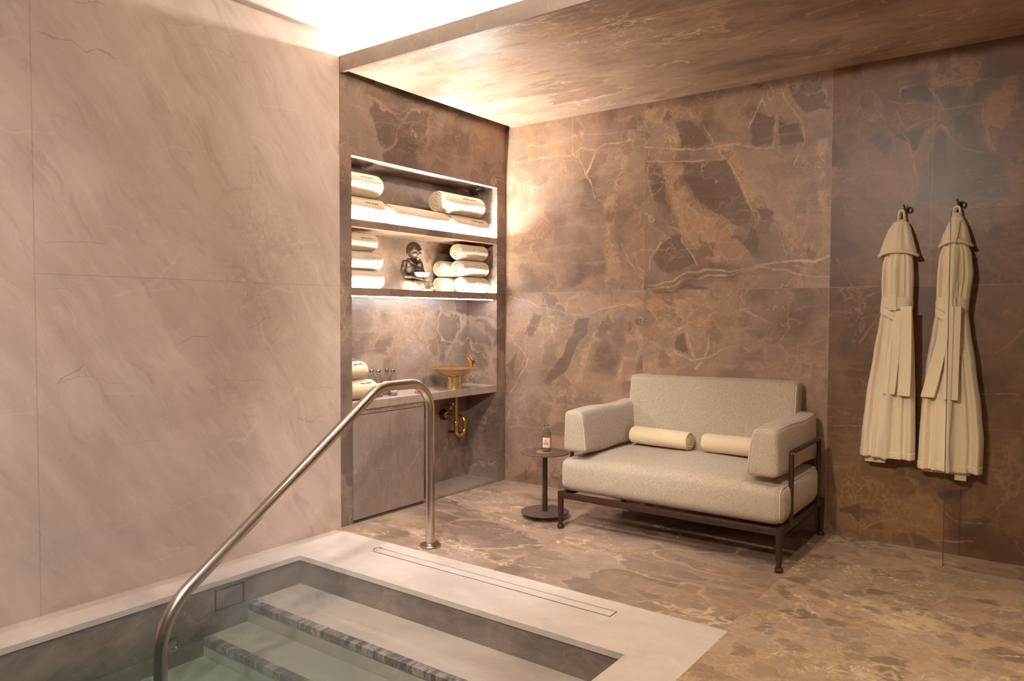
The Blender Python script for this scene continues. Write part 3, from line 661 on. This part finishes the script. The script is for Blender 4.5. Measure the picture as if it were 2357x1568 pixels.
for i, (yy, lb) in enumerate(((-1.397, 'bottom towel of the stack of three left of the statue'), (-1.402, 'middle towel of the stack of three left of the statue'), (-1.424, 'top towel of the stack of three left of the statue'))):
    towel(-.115, yy, ZS2+.004+i*.121, .063, (.32, .31, .27)[i], lb, 10+i, group=G2, ang=.3)
for i, (yy, lb) in enumerate(((-.295, 'bottom towel of the front stack of three right of the statue'), (-.315, 'middle towel of the front stack of three right of the statue'), (-.325, 'top towel of the front stack of three right of the statue'))):
    towel(-.098, yy, ZS2+.004+i*.121, .063, .32-.03*(i == 0), lb, 20+i, group=G2, ang=.3)
for i, (yy, lb) in enumerate(((-.375, 'bottom rear towel roll behind the right-hand front stack, lower niche shelf'), (-.375, 'upper rear towel roll behind the right-hand front stack, lower niche shelf'))):
    towel(-.232, yy, ZS2+.003+i*.121, .062, .30, lb, 30+i, stitch=False, group=G2)
G3 = 'towel rolls on the counter'
towel(-.105, -1.43, ZCT, .066, .24, 'rolled towel with grey embroidery at the left end of the counter', 40, group=G3, ang=.75)
towel(-.125, -1.465, ZCT+.127, .062, .19, 'rolled towel resting on the counter roll, half hidden by the niche edge', 41, group=G3, ang=.75)

# ------------------------------------------------------------------ bottles
def make_bottle(label, loc, rz, group=None):
    t = thing('glass_bottle', label, 'bottle', loc, rz, group); R = .0315
    bm = bmesh.new()
    lathe(bm, [(.024, .0015), (.029, .001), (R, .006), (R, .095), (.0295, .108), (.024, .126), (.017, .143), (.0135, .152), (.0135, .160)], 0, 0, 32)
    obj('glass_body', bm, M_BOTTLE, t, True, auto=50)
    bm = bmesh.new(); lathe(bm, [(.0155, .158), (.0168, .160), (.0168, .174), (.0155, .1775), (.006, .178)], 0, 0, 24); obj('cap', bm, M_CHROME, t, True, auto=40)
    bm = bmesh.new(); lathe(bm, [(.024, .004), (.0275, .006), (.0275, .012), (.010, .014)], 0, 0, 24); obj('thick_base', bm, M_BOTTLE, t, True, auto=50)
    def patch(a0, a1, z0, z1, off, n=10):
        bm = bmesh.new(); rows = []
        for i in range(n+1):
            a = a0+(a1-a0)*i/n
            rows.append([bm.verts.new(((R+o)*cos(a), (R+o)*sin(a), z)) for (o, z) in ((off, z0), (off, z1), (off-.0006, z1), (off-.0006, z0))])
        for A, B in zip(rows, rows[1:]):
            for k in range(4): bm.faces.new((A[k], A[(k+1) % 4], B[(k+1) % 4], B[k]))
        bm.faces.new(rows[0]); bm.faces.new(rows[-1]); return bm
    lb = obj('label', patch(-1.0, .55, .030, .094, .0010), M_PAPER, t, True, auto=40)
    obj('label_block', patch(-.78, .15, .048, .064, .0016), M_ORANGE, lb, True, auto=40)
    obj('label_emblem', patch(-.55, -.12, .068, .083, .0016, 4), M_ORANGE2, lb, True, auto=40)
    obj('label_text', patch(-.75, .1, .036, .039, .0016, 4), M_ORANGE2, lb, True, auto=40)
    return t
M_ORANGE2 = plain('label_faded_orange', (.66, .32, .19), .6)
RZB = -.86
b0 = make_bottle('clear glass water bottle with orange label on the round side table', (.868, -.712, .4235), RZB)
G4 = 'water bottles on the counter'
for (x, y, rz, lb) in ((-.19, -1.229, -.8, 'clear water bottle on the counter nearest the towel rolls'),
                       (-.11, -1.245, -.5, 'clear water bottle on the counter, second after the towel rolls'),
                       (-.168, -1.112, -.9, 'clear water bottle on the counter, rear one of the touching pair'),
                       (-.098, -1.126, -.3, 'clear water bottle on the counter, front one of the touching pair')):
    dup(b0, (x, y, ZCT), rz, lb, G4)
bm = bbox_bm(-.028, .028, -.03, .03, 0, .018, .002, 2)
tag(obj('soap_dish', bm, M_COUNTER2, None, loc=(-.045, -.915, ZCT)), 'small grey-brown stone dish at the counter edge left of the basin', 'dish')

# ------------------------------------------------------------------ golden basin, tap, waste pipe
wb = thing('pedestal_washbasin', 'shallow golden dish washbasin on a round pedestal on the counter', 'washbasin', (-.085, -.515, ZCT))
bm = bmesh.new(); lathe(bm, [(.055, 0), (.055, .085), (.055, .092)], 0, 0, 48); obj('pedestal', bm, M_GOLD, wb, True, auto=40)
bm = bmesh.new()
prof = [(.050, .0921), (.075, .096), (.105, .110), (.125, .128), (.137, .140), (.178, .152), (.182, .154), (.178, .1555), (.140, .147), (.128, .142), (.110, .126), (.075, .110), (.02, .104), (.004, .104)]
lathe(bm, prof, 0, 0, 64); obj('bowl', bm, M_GOLD, wb, True, auto=50)
tp = thing('bird_ornament_tap', 'small golden bird shaped tap standing on the right rim of the basin', 'tap', (-.055, -.350, ZCT+.1530))
bm = bmesh.new(); lathe(bm, [(.012, 0.0), (.014, .004), (.020, .030), (.025, .048), (.022, .049), (.012, .044)], 0, 0, 8); obj('body', bm, M_BRASS, tp)
bm = bmesh.new(); tube(bm, [(0, -.010, .040), (-.006, -.024, .062), (-.010, -.034, .080), (-.008, -.038, .092)], [.010, .009, .006, .0015], 8); obj('neck', bm, M_BRASS, tp, True)
bm = bmesh.new(); tube(bm, [(0, .012, .044), (.004, .026, .040), (.006, .040, .028)], [.007, .004, .0012], 8); obj('tail', bm, M_BRONZE, tp, True)
for q in range(3):
    bm = bmesh.new(); tube(bm, [(0, -.004+q*.005, .044), (.002, -.010+q*.009, .070), (.003, -.018+q*.014, .092-q*.010)], [.004, .005, .001], 6); obj('wing_feather', bm, M_CHROME, tp, True)
pp = thing('waste_pipe', 'golden waste pipe with a U bend hanging under the basin counter', 'pipe', (-.085, -.495, .702))
bm = bmesh.new()
tube(bm, fillet([(0, 0, 0), (0, 0, -.300), (0, .098, -.300), (0, .098, -.168), (-.205, .098, -.168)], [.048, .048, .04], 10), .0135, 16); obj('pipe', bm, M_BRASS, pp, True, auto=60)
bm = bmesh.new(); lathe(bm, [(.0165, -.215), (.0175, -.213), (.0175, -.196), (.0165, -.194)], 0, 0, 24); obj('coupling', bm, M_BRASS, pp, True, auto=40)
def xdisc(prof, y, z):
    bm = bmesh.new(); lathe(bm, prof, 0, 0, 28); bmesh.ops.rotate(bm, verts=bm.verts, matrix=Matrix.Rotation(pi/2, 3, 'Y')); bmesh.ops.translate(bm, verts=bm.verts, vec=(0, y, z)); return bm
obj('wall_flange', xdisc([(.040, -.214), (.040, -.204), (.022, -.196), (.016, -.194)], .098, -.168), M_BLACK, pp, True, auto=40)
obj('flange_ring', xdisc([(.020, -.196), (.0235, -.194), (.0235, -.176), (.016, -.174)], .098, -.168), M_BRASS, pp, True, auto=40)
vv = thing('shutoff_valve', 'small chrome shut-off valve on the niche back wall beside the waste pipe', 'valve', (-.296, -.352, .612))
obj('valve_body', xdisc([(.014, -.003), (.014, .02), (.009, .026), (.009, .05), (.013, .052), (.013, .064), (.004, .066)], 0, 0), M_CHROME, vv, True, auto=40)
bm = bmesh.new(); tube(bm, [(.035, 0, 0), (.035, 0, -.022), (.036, 0, -.04)], [.008, .008, .006], 12); obj('outlet', bm, M_CHROME, vv, True)
bm = bmesh.new(); tube(bm, [(-.003, 0, 0), (.10, .005, -.005)], [.009, .009], 14)
lathe(bm, [(.018, -.004), (.018, .004)], 0, 0, 20); tag(obj('pipe_stub', bm, M_BLACK, None, True, (-.292, -.318, .395), auto=40), 'short black capped pipe stub low on the niche back wall', 'pipe')

# ------------------------------------------------------------------ sofa
sf = thing('sofa', 'two-seat oatmeal fabric sofa on a dark bronze metal frame by the marble wall', 'sofa', (1.727, -.45, 0))
W = .655; YFt, YBk = -.41, .40
# frame
bm = bmesh.new()
for (a, b) in (((-W, YFt), (W, YFt)), ((-W, YBk), (W, YBk))):
    box(bm, a[0], b[0], a[1]-.014, a[1]+.014, .186, .222)
for x in (-W, W): box(bm, x-.014, x+.014, YFt, YBk, .186, .222)
for y in (-.2, .05, .28): box(bm, -W, W, y-.012, y+.012, .196, .218)
bevel_all(bm, .004, 2); obj('frame', bm, M_BRONZE, sf, True, auto=40)
for sx in (-1, 1):
    for yy in (YFt, YBk):
        bm = bmesh.new(); tube(bm, [(sx*W, yy, .225), (sx*W, yy, .19), (sx*W, yy, .10), (sx*W, yy, .022)], [.019, .019, .0175, .013], 20)
        lg = obj('leg', bm, M_BRONZE, sf, True, auto=50)
        bm = bmesh.new(); lathe(bm, [(.013, .024), (.019, .021), (.021, .014), (.021, .007), (.018, 0), (.006, 0)], sx*W, yy, 24); obj('foot', bm, M_BRONZE, lg, True, auto=60)
# seat
SH = (.664, .365, .112)
def seat_fn(p):
    u, v, w = p.x/SH[0], p.y/SH[1], p.z/SH[2]
    z = p.z; y = p.y; x = p.x
    edge = (1-u*u)*(1-v*v)
    if w > 0: z += w*(.014*edge-.010*max(0, abs(u)-.86)/.14 + .004*sin(7*u+1)*edge)
    if w > 0 and v < -.2: z -= w*.018*((-v-.2)/.8)**2
    y += -.010*max(0, -v)*(1-w*w)*(1-abs(u)**6)
    for c in (-1, 1):                     # pressed down under the arm cushions
        d = ((u-c*.86)/.14)**2
        if w > .5: z -= .012*math.exp(-d)*(w-.5)*2
    x += .012*(1 if u > 0 else -1)*max(0, abs(u)-.9)/.1*(1-w*w)*(1-v*v)
    return Vector((x, y, z))
sc = Vector((0, -.043, .338))
bm = rbox(SH, .055, 46, seat_fn); seat = obj('seat_cushion', bm, M_SOFA, sf, True, sc)
def pipe_loop(h, r, fn, axis, s, rad=.0036, inset=0.0, n=10):
    """piping round the face of a rounded box that looks along axis*s"""
    b, c = (axis+1) % 3, (axis+2) % 3; pts = []
    hb, hc = h[b]-r, h[c]-r; k = r*(1-.275)
    for (sb, sc_, a0) in ((1, 1, 0), (-1, 1, pi/2), (-1, -1, pi), (1, -1, 1.5*pi)):
        for i in range(n+1):
            a = a0+pi/2*i/n; p = [0, 0, 0]; p[b] = sb*hb+cos(a)*k; p[c] = sc_*hc+sin(a)*k; p[axis] = s*(h[axis]-r+k); pts.append(Vector(p))
    out = []
    N = len(pts)
    for i in range(N):
        q, w = pts[i], pts[(i+1) % N]; m = max(1, int((w-q).length/.04))
        for j in range(m): out.append(q.lerp(w, j/m))
    out = [fn(p) if fn else p for p in out]
    bm = bmesh.new(); tube(bm, out, rad, 8, closed=True); return bm
def cushion(name, h, r, ctr, fn, parent, pipes, n=30):
    o = obj(name, rbox(h, r, n, fn), M_SOFA, parent, True, ctr)
    for (ax, s) in pipes: obj('piping', pipe_loop(h, r, fn, ax, s), M_PIPE, o, True)
    return o
for (ax, s) in ((0, 1), (0, -1)): obj('piping', pipe_loop(SH, .055, seat_fn, ax, s), M_PIPE, seat, True)
# back cushion, leaning
BH = (.544, .068, .245)
def back_fn(p):
    u, v, w = p.x/BH[0], p.y/BH[1], p.z/BH[2]
    return Vector((p.x, p.y-.012*(1-u*u)*(1-w*w)*(1 if v < 0 else 0)+.11*(w)*.35, p.z+.004*sin(3*u)))
cushion('back_cushion', BH, .030, Vector((0, .305, .660)), back_fn, sf, ((0, 1), (0, -1)), 34)
# arm cushions
AH = (.073, .385, .128)
for s in (-1, 1):
    def arm_fn(p, s=s):
        u, v, w = p.x/AH[0], p.y/AH[1], p.z/AH[2]
        x = p.x+s*.016*w*max(0, -u*s)-s*.004*w*max(0, u*s)
        x += .006*u*(1-w*w)*(1-v*v); z = p.z+.008*max(0, v)*w-.006*sin(4*v)*w
        return Vector((x, p.y, z))
    arm = cushion('arm_cushion', AH, .030, Vector((s*.566, -.030, .596)), arm_fn, sf, (), 24)
    hx, hy, hz = AH; q = .022
    raw = [(-hx+.004, -hy+.010, -hz+.02), (-hx+.004, -hy+.010, hz-.030), (-hx+.030, -hy+.008, hz-.006), (hx-.040, -hy+.012, hz-.004), (hx-.008, -hy+.040, hz-.009), (hx-.008, 0, hz-.009), (hx-.008, hy-.03, hz-.009)]
    fin = [Vector(p) for p in raw]
    for _ in range(3):
        nw = [fin[0]]
        for a_, b_ in zip(fin, fin[1:]): nw += [a_.lerp(b_, .25), a_.lerp(b_, .75)]
        fin = nw+[fin[-1]]
    bm = bmesh.new(); tube(bm, [arm_fn(Vector((p.x*s, p.y, p.z))) for p in fin], .0036, 8); obj('piping', bm, M_PIPE, arm, True)
    bm = bmesh.new(); xx = s*.668
    tube(bm, fillet([(xx, -.262, .20), (xx, -.262, .590), (xx, .275, .590), (xx, .275, .20)], [.014, .014], 5), .0130, 16); ar = obj('arm_rail', bm, M_BRONZE, sf, True, auto=60)
    bm = bmesh.new(); bmesh.ops.create_uvsphere(bm, u_segments=14, v_segments=8, radius=.007, matrix=Matrix.Translation((xx+s*.009, -.262, .584))); obj('rivet', bm, M_CHROME, ar, True)

# lumbar towel rolls on the seat
tr1 = towel(1.478, -.322, .466, .060, .41, 'pale yellow rolled towel on the left of the sofa seat', 51, RAD(-94), False, M_FLEECE, 'rolled_towel', 'towel rolls on the sofa')
tr2 = towel(1.965, -.316, .466, .060, .41, 'pale yellow rolled towel on the right of the sofa seat against the arm', 52, RAD(-89), False, M_FLEECE, 'rolled_towel', 'towel rolls on the sofa')

# ------------------------------------------------------------------ side table
st = thing('side_table', 'small round brown metal side table left of the sofa', 'table', (.857, -.713, 0))
bm = bmesh.new(); lathe(bm, [(.148, .412), (.154, .414), (.154, .419), (.151, .421)], 0, 0, 64); obj('table_top', bm, M_BROWN, st, True, auto=30)
bm = bmesh.new(); lathe(bm, [(.0165, .040), (.0160, .2), (.0150, .412)], 0, 0, 24); obj('column', bm, M_BRONZE, st, True, auto=40)
bm = bmesh.new(); lathe(bm, [(.150, .031), (.154, .033), (.154, .038), (.151, .040)], 0, 0, 64); obj('base', bm, M_BROWN, st, True, auto=30)
for i in range(3):
    a = 2*pi*i/3+.5; bm = bmesh.new(); lathe(bm, [(.013, 0), (.014, .004), (.014, .031)], .105*cos(a), .105*sin(a), 16); obj('foot', bm, M_BLACK, st, True, auto=40)
k = NT('tan_leather', .6); k.color((.42, .20, .085)); 
bm = bmesh.new(); lathe(bm, [(.052, 0), (.053, .001), (.052, .002)], 0, 0, 40)
tag(obj('coaster', bm, k.m, None, True, (.858, -.722, .4212), auto=40), 'round tan leather coaster under the bottle on the side table', 'coaster')

# ------------------------------------------------------------------ bathrobes on hooks
def lerp_tab(tab, z):
    if z >= tab[0][0]: return tab[0][1:]
    for a, b in zip(tab, tab[1:]):
        if z >= b[0]:
            t = (a[0]-z)/(a[0]-b[0]); t = t*t*(3-2*t)*.4+t*.6
            return [p+(q-p)*t for p, q in zip(a[1:], b[1:])]
    return tab[-1][1:]
def loft(tab, z1, z0, nz, na, folds, x0, closed_top=True, closed_bot=True, ex=.78):
    """stack of soft oval rings; tab rows are (z, left x, right x, front y, back y, fold depth)"""
    bm = bmesh.new(); rings = []
    for j in range(nz+1):
        z = z1+(z0-z1)*j/nz; l, r, fy, by, fd = lerp_tab(tab, z); cx, cy, hw, hd = (l+r)/2, (fy+by)/2, (r-l)/2, (by-fy)/2
        row = []
        for i in range(na):
            a = 2*pi*i/na; ca, sa = cos(a), sin(a)
            ux = math.copysign(abs(ca)**ex, ca); uy = math.copysign(abs(sa)**ex, sa)
            f = 0
            for (kk, ph, am, dr) in folds: f += am*sin(kk*ux*3.0+ph+dr*z)
            d = 1.5*fd*f*(1 if sa < 0 else .2)
            row.append(bm.verts.new((cx+hw*ux-x0+.25*d*ux, cy+hd*uy+d*(-uy if sa < 0 else uy)*-1*(1 if sa < 0 else 0), z)))
        rings.append(row)
    for A, B in zip(rings, rings[1:]):
        for k in range(na): bm.faces.new((A[k], A[(k+1) % na], B[(k+1) % na], B[k]))
    if closed_top: bm.faces.new(rings[0])
    if closed_bot: bm.faces.new(rings[-1])
    return bm
def strip(bm, path, w, th, side=(1, 0, 0), bend=0.0):
    """flat cloth band following path (centre line), width w along side"""
    S = Vector(side); rows = []
    P = [Vector(p) for p in path]
    for i, p in enumerate(P):
        t = (P[min(i+1, len(P)-1)]-P[max(i-1, 0)]).normalized(); nrm = t.cross(S).normalized(); ww = w[i] if isinstance(w, (list, tuple)) else w
        row = []
        for (a, b) in ((-1, -1), (-.5, -1.25), (0, -1.3), (.5, -1.25), (1, -1), (1, 1), (0, 1), (-1, 1)):
            row.append(bm.verts.new(p+S*(a*ww/2)+nrm*(b*th/2)))
        rows.append(row)
    for A, B in zip(rows, rows[1:]):
        for k in range(8): bm.faces.new((A[k], A[(k+1) % 8], B[(k+1) % 8], B[k]))
    bm.faces.new(rows[0]); bm.faces.new(rows[-1])

def robe(hx, label, body, hood, belt, tails, inner, hookz=1.895, seed=0):
    t = thing('bathrobe', label, 'bathrobe', (hx, 0, 0), 0, 'bathrobes on the wall hooks')
    rn = random.Random(seed); ph = rn.random()*6
    folds = [(2.2, ph, .8, .6), (4.6, ph*1.7, .75, -1.0), (7.9, ph*.6, .45, .9)]
    obj('robe_body', loft(body, body[0][0], body[-1][0], 70, 96, folds, hx), M_ROBE, t, True)
    # hem turn-up line at the bottom edge
    z, l, r, fy, by, fd = body[-1]
    bm = loft([(z+.036, l-.0015, r+.0015, fy-.0022, by, fd), (z-.002, l-.0015, r+.0015, fy-.0022, by, fd)], z+.036, z-.002, 5, 96, folds, hx); obj('hem', bm, M_ROBE, t, True)
    obj('hood', loft(hood, hood[0][0], hood[-1][0], 34, 72, [(2.4, 1.0+ph, .5, 3.0), (5.0, ph, .3, -6)], hx, ex=.9), M_ROBE, t, True)
    zh, l, r, fy, by, _ = hood[-1]; cx = (l+r)/2-hx; pts = []
    for i in range(40):
        a = 2*pi*i/40; zz = zh+.010-.024*abs(cos(a))**2.0
        pts.append((cx+(r-l)/2*1.02*cos(a), (fy+by)/2+(by-fy)/2*.98*sin(a), zz))
    bm = bmesh.new(); tube(bm, pts, .0095, 10, closed=True); obj('hood_brim', bm, M_ROBE, t, True)
    # belt: wide band round the waist with a loop
    zt, zb, l, r, fy, by = belt; 
    bm = loft([(zt, l, r, fy, by, .0), ((zt+zb)/2, l-.003, r+.003, fy-.003, by, .0), (zb, l, r, fy, by, .0)], zt, zb, 8, 80, [(1, 0, 0, 0)], hx); obj('belt', bm, M_ROBE, t, True)
    bm = bmesh.new(); lx = l+(r-l)*.42-hx
    strip(bm, [(lx, fy-.006, zt+.012), (lx, fy-.009, (zt+zb)/2), (lx, fy-.006, zb-.004)], .040, .006); obj('belt_loop', bm, M_ROBE, t, True, auto=50)
    bm = bmesh.new(); p0 = Vector((l-hx+.004, fy+.02, zb+.002)); p1 = Vector((l-hx+(r-l)*.62, fy-.008, zb-.050))
    strip(bm, [p0, p0.lerp(p1, .33)+Vector((0, -.022, 0)), p0.lerp(p1, .66)+Vector((0, -.018, -.002)), p1], .042, .008, side=(0, 0, 1)); obj('belt_wrap', bm, M_ROBE, t, True, auto=50)
    for (P, w) in tails:
        bm = bmesh.new(); strip(bm, [(p[0]-hx, p[1], p[2]) for p in P], [q*.93 for q in w], .014, side=(.97, -.22, 0)); obj('belt_end', bm, M_ROBE, t, True, auto=50)
    for (l, r, zt, zb, fy) in inner:
        bm = bmesh.new(); n = 10; P = [((l+r)/2-hx, fy, zt+(zb-zt)*i/n) for i in range(n+1)]; strip(bm, P, r-l, .012); obj('inner_flap', bm, M_ROBE, t, True, auto=50)
    # hanging loop
    bm = bmesh.new(); zt = hood[0][0]
    tube(bm, fillet([(-.019, -.052, zt-.02), (-.012, -.050, hookz-.012), (.010, -.050, hookz-.012), (.017, -.052, zt-.02)], [.009, .009], 6), .0052, 8); obj('hanging_loop', bm, M_ROBE, t, True)
    return t
def hook(x, z, label):
    t = thing('robe_hook', label, 'hook', (x, 0, z), 0, 'robe hooks on the marble wall')
    bm = bmesh.new(); box(bm, .004, .018, -.006, 0, -.020, .020); bevel_all(bm, .002, 2); obj('wall_plate', bm, M_BRONZE, t)
    bm = bmesh.new(); tube(bm, fillet([(.011, -.004, -.002), (.006, -.055, -.012), (-.001, -.062, .020)], [.010], 6), .0045, 10); obj('prong', bm, M_BRONZE, t, True)
    bm = bmesh.new(); tube(bm, [(.024+.011*cos(a), -.012-.004*cos(a), -.006+.014*sin(a)) for a in [2*pi*i/20 for i in range(20)]], .003, 8, closed=True); obj('ring', bm, M_BRONZE, t, True)
    return t
hook(2.790, 1.893, 'dark metal wall hook holding the left bathrobe')
hook(3.045, 1.900, 'dark metal wall hook holding the right bathrobe')
BY = -.012
body1 = [(1.66, 2.722, 2.838, -.120, BY, .004), (1.60, 2.700, 2.850, -.130, BY, .006), (1.50, 2.697, 2.853, -.136, BY, .010), (1.40, 2.700, 2.852, -.134, BY, .008),
         (1.34, 2.700, 2.848, -.130, BY, .004), (1.26, 2.690, 2.855, -.134, BY, .008), (1.10, 2.668, 2.864, -.142, BY, .012), (.85, 2.636, 2.874, -.150, BY, .013), (.62, 2.617, 2.880, -.155, BY, .014), (.515, 2.613, 2.879, -.152, BY, .014)]
hood1 = [(1.832, 2.772, 2.796, -.060, -.030, 0), (1.815, 2.745, 2.822, -.090, -.018, .002), (1.77, 2.722, 2.838, -.118, -.014, .006), (1.70, 2.700, 2.856, -.142, -.012, .008), (1.645, 2.684, 2.870, -.156, -.010, .004)]
tails1 = [([(2.798, -.150, 1.325), (2.790, -.158, 1.25), (2.778, -.162, 1.10), (2.766, -.165, .95), (2.757, -.166, .872)], [.030, .050, .066, .070, .072]),
          ([(2.835, -.160, 1.352), (2.836, -.168, 1.20), (2.837, -.172, 1.02), (2.833, -.174, .868)], [.062, .066, .068, .070])]
rb1 = robe(2.785, 'ivory hooded terry bathrobe on the left hook with belt tied', body1, hood1, (1.405, 1.335, 2.699, 2.853, -.139, BY), tails1, [(2.630, 2.735, .58, .478, -.09), (2.76, 2.86, .58, .502, -.07)], seed=3)
body2 = [(1.69, 2.985, 3.090, -.120, BY, .004), (1.62, 2.964, 3.112, -.130, BY, .008), (1.52, 2.958, 3.120, -.136, BY, .011), (1.40, 2.956, 3.108, -.134, BY, .009),
         (1.33, 2.956, 3.102, -.128, BY, .004), (1.24, 2.942, 3.112, -.134, BY, .008), (1.05, 2.920, 3.140, -.145, BY, .012), (.80, 2.903, 3.172, -.152, BY, .014), (.64, 2.897, 3.186, -.155, BY, .015), (.478, 2.893, 3.182, -.152, BY, .015)]
hood2 = [(1.850, 3.028, 3.054, -.060, -.030, 0), (1.82, 3.012, 3.072, -.086, -.018, .001), (1.77, 2.993, 3.092, -.112, -.014, .004), (1.72, 2.976, 3.104, -.134, -.012, .006), (1.685, 2.967, 3.112, -.146, -.010, .003)]
tails2 = [([(3.030, -.150, 1.335), (3.010, -.158, 1.25), (2.985, -.164, 1.10), (2.955, -.168, .95), (2.935, -.168, .868)], [.030, .050, .064, .070, .072]),
          ([(3.050, -.160, 1.350), (3.048, -.168, 1.20), (3.045, -.173, 1.02), (3.043, -.175, .862)], [.072, .074, .075, .076])]
rb1.location.x -= .006
rb2 = robe(3.040, 'ivory hooded terry bathrobe on the right hook, seen partly through glass', body2, hood2, (1.400, 1.320, 2.955, 3.106, -.138, BY), tails2, [(2.905, 3.13, .56, .455, -.08), (3.06, 3.115, .56, .430, -.10)], seed=8)

rb2.location.x += .004
# glass screen whose free edge stands in front of the right robe
gs = thing('glass_screen', 'frameless clear glass screen standing in front of the right bathrobe', 'glass screen', (3.035, -.25, 0))
bm = bmesh.new(); box(bm, .004, 1.5, -.004, .004, .0, 1.84); obj('pane', bm, M_PANE, gs)
bm = bmesh.new(); box(bm, 0, .003, -.004, .004, .0, 1.84); obj('polished_edge', bm, M_EDGE, gs)

# ------------------------------------------------------------------ seated monk statue
def blob(parts, voxel=.0035, smooth=4):
    """parts: ellipsoids (centre, radii) and limbs [points],[radii] fused into one skin"""
    bm = bmesh.new()
    for p in parts:
        if p[0] == 'e':
            mat = Matrix.Translation(p[1]) @ (Matrix.Rotation(p[3], 4, 'Y') if len(p) > 3 else Matrix()) @ Matrix.Diagonal((*p[2], 1))
            bmesh.ops.create_uvsphere(bm, u_segments=28, v_segments=18, radius=1, matrix=mat)
        else:
            P, R = [Vector(q) for q in p[1]], p[2]
            tube(bm, P, R, 16)
            for q, r in zip(P, R): bmesh.ops.create_uvsphere(bm, u_segments=16, v_segments=10, radius=r, matrix=Matrix.Translation(q))
    me = bpy.data.meshes.new('tmp'); bm.to_mesh(me); bm.free()
    o = bpy.data.objects.new('tmp', me); COL.objects.link(o)
    r = o.modifiers.new('r', 'REMESH'); r.mode = 'VOXEL'; r.voxel_size = voxel; r.use_smooth_shade = True
    s = o.modifiers.new('s', 'SMOOTH'); s.iterations = smooth; s.factor = .5
    dg = bpy.context.evaluated_depsgraph_get(); out = bpy.data.meshes.new_from_object(o.evaluated_get(dg)); bpy.data.objects.remove(o); bpy.data.meshes.remove(me)
    for p in out.polygons: p.use_smooth = True
    return out
def part(name, me, mat, parent):
    me.name = name; return link(name, me, mat, parent)
mk = thing('monk_statue', 'small bronze seated monk statue holding a bowl on the lower niche shelf', 'statue', (-.150, -.875, ZS2+.004), RAD(-8))
# facing +X; height .34
torso = [('e', (-.012, 0, .145), (.048, .066, .075)), ('e', (-.008, 0, .190), (.042, .070, .038)), ('l', [(-.006, 0, .20), (.004, 0, .235)], [.024, .021]),
         ('l', [(-.010, -.066, .195), (-.008, -.082, .140), (.020, -.082, .098), (.062, -.040, .092)], [.023, .020, .018, .014]),
         ('l', [(-.010, .066, .195), (-.004, .082, .140), (.030, .080, .100), (.075, .040, .108)], [.023, .020, .018, .014])]
for s in (-1, 1):
    for q in range(4): torso.append(('l', [(.060+q*.006, s*(.040-q*.004), .088), (.082+q*.005, s*(.030-q*.004), .084), (.096+q*.003, s*(.018-q*.003), .088)], [.0062, .0058, .0048]))
    torso.append(('l', [(.056, s*.040, .094), (.068, s*.046, .108)], [.0065, .005]))
bd = part('body', blob(torso, .003, 3), M_STATUE, mk)
head = [('e', (.004, 0, .290), (.058, .050, .056)), ('e', (.020, 0, .268), (.040, .040, .040)), ('e', (.034, 0, .250), (.020, .024, .017)), ('e', (.062, 0, .269), (.0085, .008, .010)),
        ('e', (.055, -.020, .285), (.008, .013, .005)), ('e', (.055, .020, .285), (.008, .013, .005)), ('e', (.056, 0, .2545), (.006, .013, .0035)), ('e', (.055, 0, .2490), (.006, .010, .0035)),
        ('e', (.047, -.024, .262), (.012, .012, .010)), ('e', (.047, .024, .262), (.012, .012, .010)),
        ('e', (.000, -.052, .270), (.010, .006, .017)), ('e', (.000, .052, .270), (.010, .006, .017)), ('l', [(.004, 0, .225), (.008, 0, .255)], [.022, .024])]
part('head', blob(head, .0022, 2), M_STATUE, mk)
eyes = bmesh.new()
for s in (-1, 1): bmesh.ops.create_uvsphere(eyes, u_segments=12, v_segments=8, radius=1, matrix=Matrix.Translation((.0585, s*.019, .277)) @ Matrix.Diagonal((.0045, .010, .0028, 1)))
obj('closed_eyelids', eyes, M_STATUE2, mk, True)
drape = bmesh.new()
tube(drape, [(.012, -.052, .222), (.034, -.030, .195), (.042, 0, .182), (.034, .032, .195), (.010, .052, .222)], .0075, 10)
tube(drape, [(-.008, -.045, .228), (.036, .010, .150), (.036, .040, .110)], .007, 10); obj('draped_collar', drape, M_STATUE, mk, True)
legs = [('e', (-.015, 0, .040), (.075, .085, .040)), ('l', [(-.02, -.055, .045), (.055, -.095, .036), (.095, -.075, .034)], [.040, .034, .030]), ('l', [(-.02, .055, .045), (.055, .095, .036), (.095, .075, .034)], [.040, .034, .030]),
        ('l', [(.085, -.09, .030), (.115, -.01, .028), (.10, .06, .026)], [.029, .025, .020]), ('l', [(.085, .09, .030), (.085, .02, .045), (.09, -.05, .050)], [.028, .023, .018]), ('e', (.04, 0, .012), (.10, .11, .012))]
lgm = blob(legs, .003, 3)
for v in lgm.vertices:
    a = math.atan2(v.co.y, v.co.x-.02); v.co += v.normal*.0022*sin(a*17+v.co.z*90)
    v.co.z = max(v.co.z, .0006)
part('robe_and_crossed_legs', lgm, M_STATUE2, mk)
bm = bmesh.new(); lathe(bm, [(.018, .094), (.036, .098), (.050, .112), (.054, .126), (.051, .127), (.046, .114), (.03, .102), (.004, .100)], .098, 0, 40); obj('offering_bowl', bm, M_STATUE2, mk, True, auto=60)
